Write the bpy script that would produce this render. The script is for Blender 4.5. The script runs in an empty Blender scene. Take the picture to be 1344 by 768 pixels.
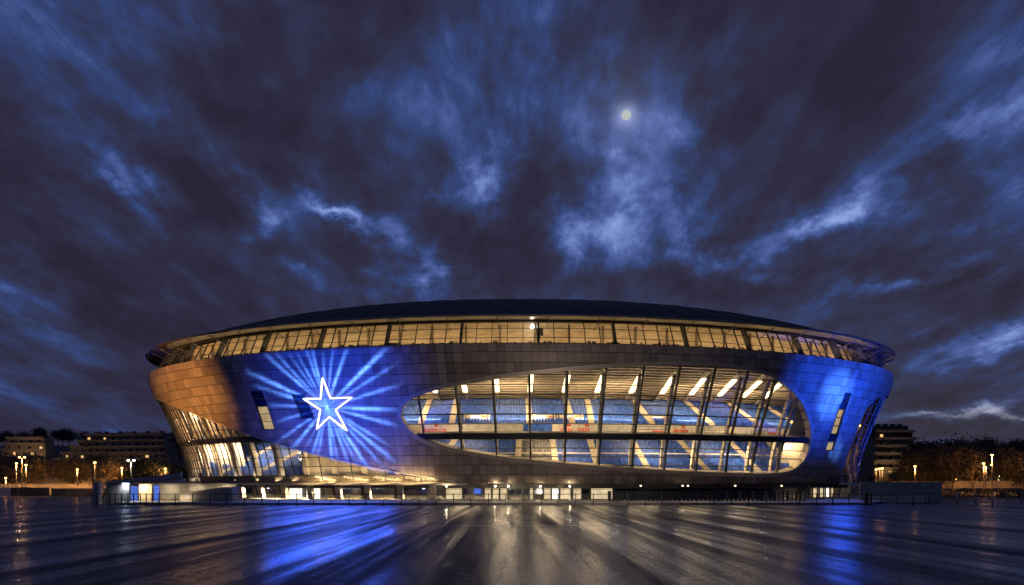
import bpy, bmesh, math, random
from mathutils import Vector, Matrix
from mathutils.geometry import delaunay_2d_cdt
random.seed(7)
scene = bpy.context.scene
COL = scene.collection
PI = math.pi
EYE = 3.3                                   # camera height above the wet asphalt

# ------------------------------------------------------------------ helpers
class MB:
    """collects verts / faces (with optional uv and material index) and links them as one mesh object"""
    def __init__(self):
        self.v = []; self.f = []; self.uv = {}; self.mi = {}; self.sm = set()
    def face(self, idx, uv=None, mi=0, smooth=False):
        k = len(self.f); self.f.append(tuple(idx))
        if uv: self.uv[k] = uv
        if mi: self.mi[k] = mi
        if smooth: self.sm.add(k)
    def quad(self, a, b, c, d, mi=0):
        n = len(self.v); self.v += [Vector(a), Vector(b), Vector(c), Vector(d)]
        self.face((n, n+1, n+2, n+3), mi=mi)
    def box(self, c, s, rz=0.0, mi=0, m=None):
        n = len(self.v); R = Matrix.Rotation(rz, 3, 'Z') if m is None else m
        for x in (-.5, .5):
            for y in (-.5, .5):
                for z in (-.5, .5):
                    self.v.append(Vector(c) + R @ Vector((x*s[0], y*s[1], z*s[2])))
        for q in ((0,1,3,2), (4,6,7,5), (0,4,5,1), (2,3,7,6), (0,2,6,4), (1,5,7,3)):
            self.face([n+i for i in q], mi=mi)
    def tube(self, pts, rad, n=8, cap=True, smooth=True, mi=0):
        pts = [Vector(p) for p in pts]
        if not hasattr(rad, '__len__'): rad = [rad]*len(pts)
        b0 = len(self.v)
        for i, p in enumerate(pts):
            t = (pts[min(i+1, len(pts)-1)] - pts[max(i-1, 0)]).normalized()
            u = t.cross(Vector((0, 0, 1)))
            if u.length < .05: u = t.cross(Vector((1, 0, 0)))
            u.normalize(); w = t.cross(u)
            for k in range(n):
                a = 2*PI*k/n
                self.v.append(p + (u*math.cos(a) + w*math.sin(a))*rad[i])
        for i in range(len(pts)-1):
            for k in range(n):
                a, b = b0+i*n+k, b0+i*n+(k+1) % n
                self.face((a, b, b+n, a+n), smooth=smooth, mi=mi)
        if cap:
            self.face([b0+k for k in range(n)][::-1], mi=mi)
            self.face([b0+(len(pts)-1)*n+k for k in range(n)], mi=mi)
    def sweep(self, P, N, w, n0, n1, closed=False, mi=0, smooth=False):
        """rectangular section swept along P: w across, from n0 to n1 along N"""
        b0 = len(self.v); L = len(P)
        for i in range(L):
            if closed: t = P[(i+1) % L] - P[i-1]
            else: t = P[min(i+1, L-1)] - P[max(i-1, 0)]
            t.normalize(); nn = (N[i] - t*N[i].dot(t)).normalized(); b = t.cross(nn)
            for (s, d) in ((-.5, n0), (.5, n0), (.5, n1), (-.5, n1)):
                self.v.append(P[i] + b*(s*w) + nn*d)
        for i in range(L if closed else L-1):
            j = (i+1) % L
            for k in range(4):
                self.face((b0+i*4+k, b0+j*4+k, b0+j*4+(k+1) % 4, b0+i*4+(k+1) % 4), mi=mi, smooth=smooth)
        if not closed:
            self.face((b0+3, b0+2, b0+1, b0)); q = b0+(L-1)*4; self.face((q, q+1, q+2, q+3))
    def loft(self, rows, mi=0, smooth=True, closed=False, uvs=None):
        """rows: list of point lists of the same length"""
        b0 = len(self.v); m = len(rows[0])
        for r in rows: self.v += [Vector(p) for p in r]
        for i in range(len(rows)-1):
            for k in range(m if closed else m-1):
                kk = (k+1) % m
                uv = None
                if uvs: uv = [uvs[i][k], uvs[i][kk], uvs[i+1][kk], uvs[i+1][k]]
                self.face((b0+i*m+k, b0+i*m+kk, b0+(i+1)*m+kk, b0+(i+1)*m+k), mi=mi, smooth=smooth, uv=uv)
    def build(self, name, mat, parent=None, kind=None, fix=True):
        me = bpy.data.meshes.new(name)
        me.from_pydata([tuple(v) for v in self.v], [], self.f)
        for m in (mat if isinstance(mat, (list, tuple)) else [mat]): me.materials.append(m)
        for k, i in self.mi.items(): me.polygons[k].material_index = i
        for k in self.sm: me.polygons[k].use_smooth = True
        if self.uv:
            ul = me.uv_layers.new(name='UVMap')
            for k, uv in self.uv.items():
                for li, c in zip(me.polygons[k].loop_indices, uv): ul.data[li].uv = c
        if fix:
            bm = bmesh.new(); bm.from_mesh(me); bmesh.ops.recalc_face_normals(bm, faces=bm.faces); bm.to_mesh(me); bm.free()
        me.update()
        o = bpy.data.objects.new(name, me); COL.objects.link(o)
        if parent is not None: o.parent = parent
        if kind: o['kind'] = kind
        return o

def tag(o, label, cat, group=None):
    o['label'] = label; o['category'] = cat
    if group: o['group'] = group
    return o
def empty(name, label, cat, loc=(0, 0, 0), rz=0.0, group=None):
    o = bpy.data.objects.new(name, None); COL.objects.link(o)
    o.location = loc; o.rotation_euler = (0, 0, rz); o.empty_display_size = .5
    return tag(o, label, cat, group)
KIDS = {}
def copy_tree(root, loc, rz=0.0, scale=None, label=None, group=None):
    def cp(o, par):
        c = o.copy(); COL.objects.link(c)
        if par is not None: c.parent = par
        for ch in o.children: cp(ch, c)
        return c
    r = cp(root, None); r.location = loc; r.rotation_euler = (0, 0, rz)
    if scale is not None: r.scale = scale
    if label: r['label'] = label
    if group: r['group'] = group
    return r

# ------------------------------------------------------------------ materials
def new_mat(name):
    m = bpy.data.materials.new(name); m.use_nodes = True
    nt = m.node_tree; nt.nodes.clear()
    out = nt.nodes.new('ShaderNodeOutputMaterial')
    return m, nt, out
def N_(nt, typ, **kw):
    n = nt.nodes.new(typ)
    for k, v in kw.items(): setattr(n, k, v)
    return n
def math_(nt, op, a, b=None, c=None, clamp=False):
    n = nt.nodes.new('ShaderNodeMath'); n.operation = op; n.use_clamp = clamp
    for i, x in enumerate((a, b, c)):
        if x is None: continue
        if isinstance(x, (int, float)): n.inputs[i].default_value = x
        else: nt.links.new(x, n.inputs[i])
    return n.outputs[0]
def vmath(nt, op, a, b=None):
    n = nt.nodes.new('ShaderNodeVectorMath'); n.operation = op
    for i, x in enumerate((a, b)):
        if x is None: continue
        if isinstance(x, (tuple, list, Vector)): n.inputs[i].default_value = tuple(x)
        else: nt.links.new(x, n.inputs[i])
    return n
def ramp(nt, fac, stops):
    n = nt.nodes.new('ShaderNodeValToRGB'); cr = n.color_ramp
    while len(cr.elements) < len(stops): cr.elements.new(.5)
    for e, (p, c) in zip(cr.elements, stops):
        e.position = p; e.color = (*c, 1) if len(c) == 3 else c
    nt.links.new(fac, n.inputs[0]); return n.outputs[0]
def pbr(name, col, rough=.6, metal=0.0, var=.25, scale=1.2, bump=0.0, bscale=8.0, spec=.5, stretch=(1, 1, 1), rvar=.15):
    m, nt, out = new_mat(name)
    p = N_(nt, 'ShaderNodeBsdfPrincipled')
    tc = N_(nt, 'ShaderNodeTexCoord'); mp = N_(nt, 'ShaderNodeMapping'); mp.inputs['Scale'].default_value = stretch
    nt.links.new(tc.outputs['Object'], mp.inputs[0])
    nz = N_(nt, 'ShaderNodeTexNoise'); nz.inputs['Scale'].default_value = scale; nz.inputs['Detail'].default_value = 6
    nz.inputs['Roughness'].default_value = .65
    nt.links.new(mp.outputs[0], nz.inputs['Vector'])
    lo = tuple(c*(1-var) for c in col); hi = tuple(min(1, c*(1+var)) for c in col)
    c = ramp(nt, nz.outputs['Fac'], [(.3, lo), (.7, hi)])
    nt.links.new(c, p.inputs['Base Color'])
    r = math_(nt, 'MULTIPLY_ADD', nz.outputs['Fac'], rvar*2, rough-rvar)
    nt.links.new(r, p.inputs['Roughness'])
    p.inputs['Metallic'].default_value = metal; p.inputs['Specular IOR Level'].default_value = spec
    if bump:
        n2 = N_(nt, 'ShaderNodeTexNoise'); n2.inputs['Scale'].default_value = bscale; n2.inputs['Detail'].default_value = 4
        nt.links.new(mp.outputs[0], n2.inputs['Vector'])
        b = N_(nt, 'ShaderNodeBump'); b.inputs['Strength'].default_value = bump; b.inputs['Distance'].default_value = .05
        nt.links.new(n2.outputs['Fac'], b.inputs['Height']); nt.links.new(b.outputs[0], p.inputs['Normal'])
    nt.links.new(p.outputs[0], out.inputs[0]); return m
def lamp_mat(name, col, strength, var=0.0, scale=1.0):
    m, nt, out = new_mat(name)
    e = N_(nt, 'ShaderNodeEmission'); e.inputs['Color'].default_value = (*col, 1); e.inputs['Strength'].default_value = strength
    if var:
        tc = N_(nt, 'ShaderNodeTexCoord'); nz = N_(nt, 'ShaderNodeTexNoise'); nz.inputs['Scale'].default_value = scale; nz.inputs['Detail'].default_value = 5
        nt.links.new(tc.outputs['Object'], nz.inputs['Vector'])
        s = math_(nt, 'MULTIPLY', math_(nt, 'MULTIPLY_ADD', math_(nt, 'SUBTRACT', nz.outputs['Fac'], .5), var*4, 1.0), strength)
        s = math_(nt, 'MAXIMUM', s, strength*.1); nt.links.new(s, e.inputs['Strength'])
    nt.links.new(e.outputs[0], out.inputs[0]); return m
def glass_mat(name, tint=(.9, .93, .95), rough=.03, gloss=(.85, .9, 1.0), boost=1.0):
    m, nt, out = new_mat(name)
    tr = N_(nt, 'ShaderNodeBsdfTransparent'); tr.inputs[0].default_value = (*tint, 1)
    gl = N_(nt, 'ShaderNodeBsdfGlossy'); gl.inputs['Color'].default_value = (*gloss, 1); gl.inputs['Roughness'].default_value = rough
    fr = N_(nt, 'ShaderNodeFresnel'); fr.inputs['IOR'].default_value = 1.5
    f = math_(nt, 'MULTIPLY', fr.outputs[0], boost, clamp=True)
    mx = N_(nt, 'ShaderNodeMixShader'); nt.links.new(f, mx.inputs[0]); nt.links.new(tr.outputs[0], mx.inputs[1]); nt.links.new(gl.outputs[0], mx.inputs[2])
    nt.links.new(mx.outputs[0], out.inputs[0]); return m

def cladding_mat(name, pw=1.55, ph=1.9):
    """satin metal panels: seams, and a slightly different tone, polish and tilt for every panel (uv is in metres)"""
    m, nt, out = new_mat(name)
    p = N_(nt, 'ShaderNodeBsdfPrincipled')
    uv = N_(nt, 'ShaderNodeUVMap'); uv.uv_map = 'UVMap'
    d = vmath(nt, 'DIVIDE', uv.outputs[0], (pw, ph, 1)); fl = vmath(nt, 'FLOOR', d.outputs[0]); fr = vmath(nt, 'FRACTION', d.outputs[0])
    wn = N_(nt, 'ShaderNodeTexWhiteNoise', noise_dimensions='3D'); nt.links.new(fl.outputs[0], wn.inputs['Vector'])
    sx = N_(nt, 'ShaderNodeSeparateXYZ'); nt.links.new(fr.outputs[0], sx.inputs[0])
    def seam(o, w):
        a = math_(nt, 'ABSOLUTE', math_(nt, 'SUBTRACT', o, .5)); return math_(nt, 'GREATER_THAN', a, .5-w)
    s = math_(nt, 'MAXIMUM', math_(nt, 'MULTIPLY', seam(sx.outputs[0], .03), .6), math_(nt, 'MULTIPLY', seam(sx.outputs[1], .03), .95))
    nz = N_(nt, 'ShaderNodeTexNoise'); nz.inputs['Scale'].default_value = .9; nz.inputs['Detail'].default_value = 7; nz.inputs['Roughness'].default_value = .7
    mp = N_(nt, 'ShaderNodeMapping'); mp.inputs['Scale'].default_value = (2.2, .5, 1); nt.links.new(uv.outputs[0], mp.inputs[0]); nt.links.new(mp.outputs[0], nz.inputs['Vector'])
    t = math_(nt, 'ADD', math_(nt, 'MULTIPLY', wn.outputs['Value'], .6), math_(nt, 'MULTIPLY', nz.outputs['Fac'], .65))
    c = ramp(nt, t, [(.25, (.20, .155, .12)), (.95, (.36, .29, .235))])
    mix = N_(nt, 'ShaderNodeMix', data_type='RGBA'); nt.links.new(s, mix.inputs[0]); nt.links.new(c, mix.inputs[6]); mix.inputs[7].default_value = (.03, .03, .032, 1)
    nt.links.new(mix.outputs[2], p.inputs['Base Color'])
    p.inputs['Metallic'].default_value = .2; p.inputs['Specular IOR Level'].default_value = .35
    nt.links.new(math_(nt, 'MULTIPLY_ADD', t, .28, .30), p.inputs['Roughness'])
    geo = N_(nt, 'ShaderNodeNewGeometry')
    off = vmath(nt, 'SUBTRACT', wn.outputs['Color'], (.5, .5, .5)); off = vmath(nt, 'MULTIPLY', off.outputs[0], (.06, .06, .06))
    nn = vmath(nt, 'NORMALIZE', vmath(nt, 'ADD', geo.outputs['Normal'], off.outputs[0]).outputs[0])
    b = N_(nt, 'ShaderNodeBump'); b.inputs['Strength'].default_value = .35; b.inputs['Distance'].default_value = .05; b.invert = True
    nt.links.new(s, b.inputs['Height']); nt.links.new(nn.outputs[0], b.inputs['Normal']); nt.links.new(b.outputs[0], p.inputs['Normal'])
    nt.links.new(p.outputs[0], out.inputs[0]); return m

def ground_mat(name):
    m, nt, out = new_mat(name)
    p = N_(nt, 'ShaderNodeBsdfPrincipled')
    tc = N_(nt, 'ShaderNodeTexCoord')
    def noise(scale, det=5, stretch=(1, 1, 1), rough=.6, dist=0.0):
        mp = N_(nt, 'ShaderNodeMapping'); mp.inputs['Scale'].default_value = stretch; nt.links.new(tc.outputs['Object'], mp.inputs[0])
        n = N_(nt, 'ShaderNodeTexNoise'); n.inputs['Scale'].default_value = scale; n.inputs['Detail'].default_value = det
        n.inputs['Roughness'].default_value = rough; n.inputs['Distortion'].default_value = dist
        nt.links.new(mp.outputs[0], n.inputs['Vector']); return n.outputs['Fac']
    streak = noise(.34, 5, (1, .030, 1), .62, .25)      # worn traffic lanes run from the gates towards the viewer
    patch = noise(.16, 5, (.7, 1, 1), .6)
    grain = noise(9, 4, (1, 1, 1), .8)
    fine = noise(2.2, 5, (.6, 1.4, 1), .65)
    t = math_(nt, 'ADD', math_(nt, 'MULTIPLY', streak, .78), math_(nt, 'MULTIPLY', fine, .22))
    rv = N_(nt, 'ShaderNodeMapRange'); rv.inputs['From Min'].default_value = .40; rv.inputs['From Max'].default_value = .60
    rv.inputs['To Min'].default_value = .42; rv.inputs['To Max'].default_value = .7; nt.links.new(t, rv.inputs['Value'])
    r = math_(nt, 'ADD', rv.outputs[0], math_(nt, 'MULTIPLY', math_(nt, 'SUBTRACT', grain, .5), .16), clamp=True)
    nt.links.new(r, p.inputs['Roughness'])
    g = math_(nt, 'ADD', math_(nt, 'MULTIPLY', grain, .6), math_(nt, 'MULTIPLY', patch, .4))
    c = ramp(nt, g, [(.3, (.020, .020, .022)), (.7, (.052, .050, .048))])
    nt.links.new(c, p.inputs['Base Color'])
    sp = N_(nt, 'ShaderNodeMapRange'); sp.inputs['From Min'].default_value = .42; sp.inputs['From Max'].default_value = .58
    sp.inputs['To Min'].default_value = .4; sp.inputs['To Max'].default_value = .08; nt.links.new(t, sp.inputs['Value'])
    nt.links.new(sp.outputs[0], p.inputs['Specular IOR Level'])
    h = math_(nt, 'ADD', math_(nt, 'MULTIPLY', fine, .5), math_(nt, 'ADD', math_(nt, 'MULTIPLY', grain, .10), math_(nt, 'MULTIPLY', patch, .35)))
    b = N_(nt, 'ShaderNodeBump'); b.inputs['Strength'].default_value = .5; b.inputs['Distance'].default_value = .05
    nt.links.new(h, b.inputs['Height']); nt.links.new(b.outputs[0], p.inputs['Normal'])
    # film of rain water on top of the asphalt: thicker (smoother) along the worn lanes
    cr_ = N_(nt, 'ShaderNodeMapRange'); cr_.inputs['From Min'].default_value = .40; cr_.inputs['From Max'].default_value = .60
    cr_.inputs['To Min'].default_value = .15; cr_.inputs['To Max'].default_value = .32; nt.links.new(t, cr_.inputs['Value'])
    cw_ = N_(nt, 'ShaderNodeMapRange'); cw_.inputs['From Min'].default_value = .47; cw_.inputs['From Max'].default_value = .585
    cw_.inputs['To Min'].default_value = 1.0; cw_.inputs['To Max'].default_value = .06; nt.links.new(t, cw_.inputs['Value'])
    gr_ = N_(nt, 'ShaderNodeMapRange'); gr_.inputs['From Min'].default_value = .43; gr_.inputs['From Max'].default_value = .56
    gr_.inputs['To Min'].default_value = .08; gr_.inputs['To Max'].default_value = 1.0; nt.links.new(grain, gr_.inputs['Value'])      # stones stand out of the film
    nt.links.new(math_(nt, 'MULTIPLY', cw_.outputs[0], gr_.outputs[0]), p.inputs['Coat Weight']); nt.links.new(cr_.outputs[0], p.inputs['Coat Roughness']); p.inputs['Coat IOR'].default_value = 1.5
    b2 = N_(nt, 'ShaderNodeBump'); b2.inputs['Strength'].default_value = .075; b2.inputs['Distance'].default_value = .05
    nt.links.new(h, b2.inputs['Height']); nt.links.new(b2.outputs[0], p.inputs['Coat Normal'])
    nt.links.new(p.outputs[0], out.inputs[0]); return m

def seat_mat(name, col, row=.55, seat=.6):
    m, nt, out = new_mat(name)
    p = N_(nt, 'ShaderNodeBsdfPrincipled'); tc = N_(nt, 'ShaderNodeTexCoord')
    d = vmath(nt, 'DIVIDE', tc.outputs['Object'], (seat, 1, 1)); fl = vmath(nt, 'FLOOR', d.outputs[0])
    wn = N_(nt, 'ShaderNodeTexWhiteNoise', noise_dimensions='3D'); nt.links.new(fl.outputs[0], wn.inputs['Vector'])
    c = ramp(nt, wn.outputs['Value'], [(0, tuple(x*.6 for x in col)), (1, tuple(min(1, x*1.35) for x in col))])
    nt.links.new(c, p.inputs['Base Color']); p.inputs['Roughness'].default_value = .45
    nt.links.new(p.outputs[0], out.inputs[0]); return m

M = {}
M['clad'] = cladding_mat('satin metal cladding')
M['roof'] = pbr('dark roof membrane', (.034, .027, .023), .85, .0, .3, .25, .2, 3)
M['rim'] = pbr('brushed rim metal', (.13, .12, .115), .36, .5, .15, .6)
M['dark_metal'] = pbr('dark painted steel', (.028, .027, .028), .5, .3, .3, 1.5)
M['grey_metal'] = pbr('grey galvanised steel', (.16, .155, .15), .5, .5, .3, 2)
M['bronze'] = pbr('bronze window frame', (.42, .36, .28), .4, .35, .15, .8)
M['concrete'] = pbr('weathered concrete', (.30, .275, .25), .85, 0, .3, .5, .3, 6)
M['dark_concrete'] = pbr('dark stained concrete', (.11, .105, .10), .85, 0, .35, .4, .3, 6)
M['cream'] = pbr('cream painted plaster', (.56, .48, .36), .7, 0, .16, .5)
M['cream_col'] = pbr('cream painted concrete column', (.52, .45, .35), .7, 0, .15, .8)
M['ceil'] = pbr('ribbed ceiling metal', (.34, .28, .21), .55, .2, .25, .8)
M['gallery'] = pbr('gallery lining boards', (.50, .40, .27), .6, 0, .35, .35, 0, 8, .5, (1, 1, 6))
M['brown'] = pbr('brown lower lining', (.15, .115, .075), .8, 0, .6, 2.2)
M['seat'] = seat_mat('blue plastic seats', (.032, .10, .42))
M['seat_grey'] = seat_mat('grey plastic seats', (.16, .15, .15))
M['stair'] = pbr('pale concrete steps', (.52, .44, .33), .8, 0, .2, 1.5)
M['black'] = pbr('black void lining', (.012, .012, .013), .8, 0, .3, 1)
M['glass'] = glass_mat('clear facade glass', (.91, .91, .91), .03, boost=.3)
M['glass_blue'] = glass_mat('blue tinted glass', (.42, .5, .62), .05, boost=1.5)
M['glass_dark'] = pbr('dark slot glass', (.010, .016, .035), .12, .0, .3, .8)
M['lit_cream'] = lamp_mat('lit cream room behind glass', (1, .74, .40), .42, .35, .9)
M['lit_white'] = lamp_mat('bright lit entrance', (1, .93, .80), 1.5, .3, 1.2)
M['lit_warm'] = lamp_mat('warm lit entrance', (1, .78, .46), .72, .3, .7)
M['lit_blue'] = lamp_mat('blue lit doorway', (.12, .25, 1.0), .65, .4, 1.5)
M['dk_blue'] = pbr('dark blue shopfront', (.012, .015, .045), .25, 0, .5, 1.2)
M['star'] = lamp_mat('white star light tube', (1.0, .93, .72), 2.4)
M['warm_tube'] = lamp_mat('warm ceiling lamp', (1, .78, .44), 4.5)
M['gallery_tube'] = lamp_mat('warm gallery lamp strip', (1, .69, .34), 25.0)
M['orange_bulb'] = lamp_mat('sodium bulb', (1, .42, .10), 26.0)
M['white_bulb'] = lamp_mat('white lamp glass', (1, .90, .70), 22.0)
M['blue_bulb'] = lamp_mat('bluish white lamp glass', (.45, .65, 1.0), 14.0)
M['letter'] = lamp_mat('pale backlit lettering', (.75, .85, 1.0), 1.6)
M['red'] = pbr('red print', (.55, .10, .04), .6)
M['moon'] = lamp_mat('moonlit disc', (.92, 1.0, .98), .52, .5, 1.0)
M['asphalt'] = ground_mat('wet asphalt')
M['paving'] = pbr('pale paving', (.36, .32, .26), .55, 0, .3, .8, .2, 6)
M['paint'] = pbr('worn white road paint', (.42, .40, .36), .6, 0, .35, 1.8)
M['soil'] = pbr('dark ground cover', (.035, .034, .025), .95, 0, .5, .15, .5, 1)
M['bark'] = pbr('rough bark', (.15, .11, .075), .9, 0, .3, 3)
M['leaf'] = pbr('dull autumn leaves', (.06, .05, .032), .8, 0, .5, .5)
M['leaf2'] = pbr('dark evergreen leaves', (.028, .038, .02), .8, 0, .4, .5)
M['bldg'] = pbr('beige render', (.17, .145, .115), .85, 0, .2, .3)
M['bldg_dark'] = pbr('dark slate roofing', (.05, .048, .05), .8, 0, .3, .4)
M['win_dark'] = pbr('unlit window glass', (.02, .02, .024), .2)
M['win_lit'] = lamp_mat('lit flat window', (1, .58, .22), .9)
M['hoard'] = pbr('dark hoarding boards', (.07, .06, .055), .7, 0, .7, .5)
M['poster'] = pbr('pale poster', (.5, .47, .42), .6, 0, .3, 1)

# ------------------------------------------------------------------ stadium shell: an ellipse that leans out towards the top
YC = 215.0
ZS = [-6, .2, 6.6, 9.6, 15.1, 21.2, 24.5, 26.2]
AS = [85.2, 86.4, 87.8, 88.9, 91.0, 93.7, 94.9, 95.1]
def lerp_tab(x, xs, ys):
    if x <= xs[0]: return ys[0]
    for i in range(len(xs)-1):
        if x <= xs[i+1]:
            return ys[i] + (ys[i+1]-ys[i])*(x-xs[i])/(xs[i+1]-xs[i])
    return ys[-1] + (ys[-1]-ys[-2])*(x-xs[-1])/(xs[-1]-xs[-2])
def S(t, z, inset=0.0):
    """point on the shell; z measured from eye level, t = 0 west end, pi/2 front, pi east end"""
    a = lerp_tab(z, ZS, AS); b = a-29.3; x = 2.8 - .7*(z-.2)/26
    p = Vector((x-a*math.cos(t), YC-b*math.sin(t), z+EYE))
    if inset: p = p - SN(t, z)*inset
    return p
def SN(t, z):
    a = lerp_tab(z, ZS, AS); b = a-29.3
    n = Vector((-math.cos(t)/a, -math.sin(t)/b, 0)).normalized()
    n.z = -.34; return n.normalized()
ARC = [0.0]; NA = 2000
for i in range(NA):                          # arc length along the ring, t from -pi to 3 pi
    t0, t1 = -PI + 4*PI*i/NA, -PI + 4*PI*(i+1)/NA
    ARC.append(ARC[-1] + (S(t1, 15) - S(t0, 15)).length)
def t2s(t):
    f = (t+PI)/(4*PI)*NA; i = max(0, min(NA-1, int(f))); return ARC[i] + (ARC[i+1]-ARC[i])*(f-i)
def s2t(s):
    lo, hi = 0, NA
    while hi-lo > 1:
        m = (lo+hi)//2
        if ARC[m] <= s: lo = m
        else: hi = m
    return -PI + 4*PI*(lo + (s-ARC[lo])/(ARC[lo+1]-ARC[lo]))/NA
ZTOP = 26.2
DIAG = [(-.5, 21.5), (-.2, 21.5), (.1, 21.5), (.22, 21.35), (.3, 21.0), (.4109, 20.026), (.5653, 17.434), (.729, 13.806), (.8313, 11.312), (.9195, 9.22), (1.0055, 7.367),
        (1.0953, 5.569), (1.1944, 3.728), (1.2787, 2.349), (1.3509, 1.357), (1.4057, .601), (1.4336, .2)]
WEDGE = [(2.5512, .2), (2.5703, 4.872), (2.5770, 10.584), (2.5790, 16.0), (2.592, 18.0), (2.64, 19.8), (2.72, 20.9), (2.82, 21.5), (2.95, 21.7), (3.2, 21.75), (PI+.5, 21.75)]
OVAL = [(1.2967, 13.3), (1.3073, 15.3), (1.3238, 16.5), (1.3489, 17.45), (1.379, 18.2), (1.4302, 19.1), (1.5066, 20.15), (1.5815, 21.0), (1.6613, 21.8), (1.7405, 22.4),
        (1.8222, 22.9), (1.9, 23.2), (1.9827, 23.25), (2.039, 23.0), (2.0985, 22.35), (2.1471, 21.35), (2.2065, 19.3), (2.2526, 16.95), (2.2962, 14.0), (2.3251, 11.2),
        (2.3385, 8.3), (2.3347, 5.736), (2.308, 3.75), (2.2686, 2.45), (2.223, 2.03), (2.1482, 2.0), (2.0538, 2.12), (1.9501, 2.33), (1.8718, 2.6), (1.823, 2.85), (1.703, 3.55),
        (1.5877, 4.35), (1.5063, 5.25), (1.4265, 6.4), (1.3592, 7.95), (1.3371, 8.85), (1.3156, 10.128), (1.3006, 12.0)]
SLOTS = [[(.9263, 18.95), (.9621, 18.95), (.9605, 11.35), (.922, 11.35)], [(1.0465, 17.9), (1.0800, 17.9), (1.0865, 13.4), (1.0509, 13.4)],
         [(2.4085, 19.7), (2.4412, 19.7), (2.4600, 7.5), (2.4180, 7.5)]]
def tz(p): return (t2s(p[0]), p[1])
def chaikin(P, closed=True, n=2):
    for _ in range(n):
        Q = []
        rng = range(len(P)) if closed else range(len(P)-1)
        if not closed: Q.append(P[0])
        for i in rng:
            a, b = P[i], P[(i+1) % len(P)]
            Q += [(a[0]*.75+b[0]*.25, a[1]*.75+b[1]*.25), (a[0]*.25+b[0]*.75, a[1]*.25+b[1]*.75)]
        if not closed: Q.append(P[-1])
        P = Q
    return P
def resample(P, step, closed=False):
    out = []; L = len(P)
    for i in range(L if closed else L-1):
        a, b = Vector(P[i]), Vector(P[(i+1) % L]); n = max(1, int(math.ceil((b-a).length/step)))
        for k in range(n): out.append(tuple(a.lerp(b, k/n)))
    if not closed: out.append(tuple(P[-1]))
    return out
def inside(p, poly):
    x, y = p; c = False; j = len(poly)-1
    for i in range(len(poly)):
        xi, yi = poly[i]; xj, yj = poly[j]
        if (yi > y) != (yj > y) and x < (xj-xi)*(y-yi)/(yj-yi)+xi: c = not c
        j = i
    return c
def dist_poly(p, poly):
    best = 1e9
    for q in poly:
        d = (p[0]-q[0])**2 + (p[1]-q[1])**2
        if d < best: best = d
    return math.sqrt(best)
diag_s = chaikin([tz(p) for p in DIAG], False, 1); wedge_s = chaikin([tz(p) for p in WEDGE], False, 1)
oval_s = resample(chaikin([tz(p) for p in OVAL], True, 2), .9, True)
slots_s = [resample([tz(p) for p in q], .9, True) for q in SLOTS]
topline = [(t2s(PI+.5), ZTOP), (t2s(-.5), ZTOP)]
outer_s = resample(diag_s, .9)[:-1] + resample([diag_s[-1], wedge_s[0]], .9)[:-1] + resample(wedge_s, .9)[:-1] + resample([wedge_s[-1], topline[0]], .9)[:-1] + resample(topline, .9)[:-1] + resample([topline[1], diag_s[0]], .9)[:-1]
def zdiag(t):
    if t > DIAG[-1][0]: return .2
    return lerp_tab(t, [p[0] for p in DIAG], [p[1] for p in DIAG])
def zwedge(t):
    if t < 2.555: return .2
    xs = [2.555, 2.5796, 2.592, 2.64, 2.72, 2.82, 2.95, 3.2, PI+.5]; ys = [.2, 16, 18, 19.8, 20.9, 21.5, 21.7, 21.75, 21.75]
    return lerp_tab(t, xs, ys)

stadium = empty('stadium', 'large oval stadium with dark metal cladding, lit glass galleries and a domed roof', 'stadium', (2, 160, 0))
PAR_INV = Matrix.Translation((-2, -160, 0))
def part(mb, name, mat, parent=None, kind=None, label=None):
    """a part given in world coordinates, parented to the stadium (or to one of its parts)"""
    o = mb.build(name, mat, None, kind)
    o.parent = parent if parent is not None else stadium
    if parent is None: o.matrix_parent_inverse = PAR_INV
    if label: o['label'] = label
    return o

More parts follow.
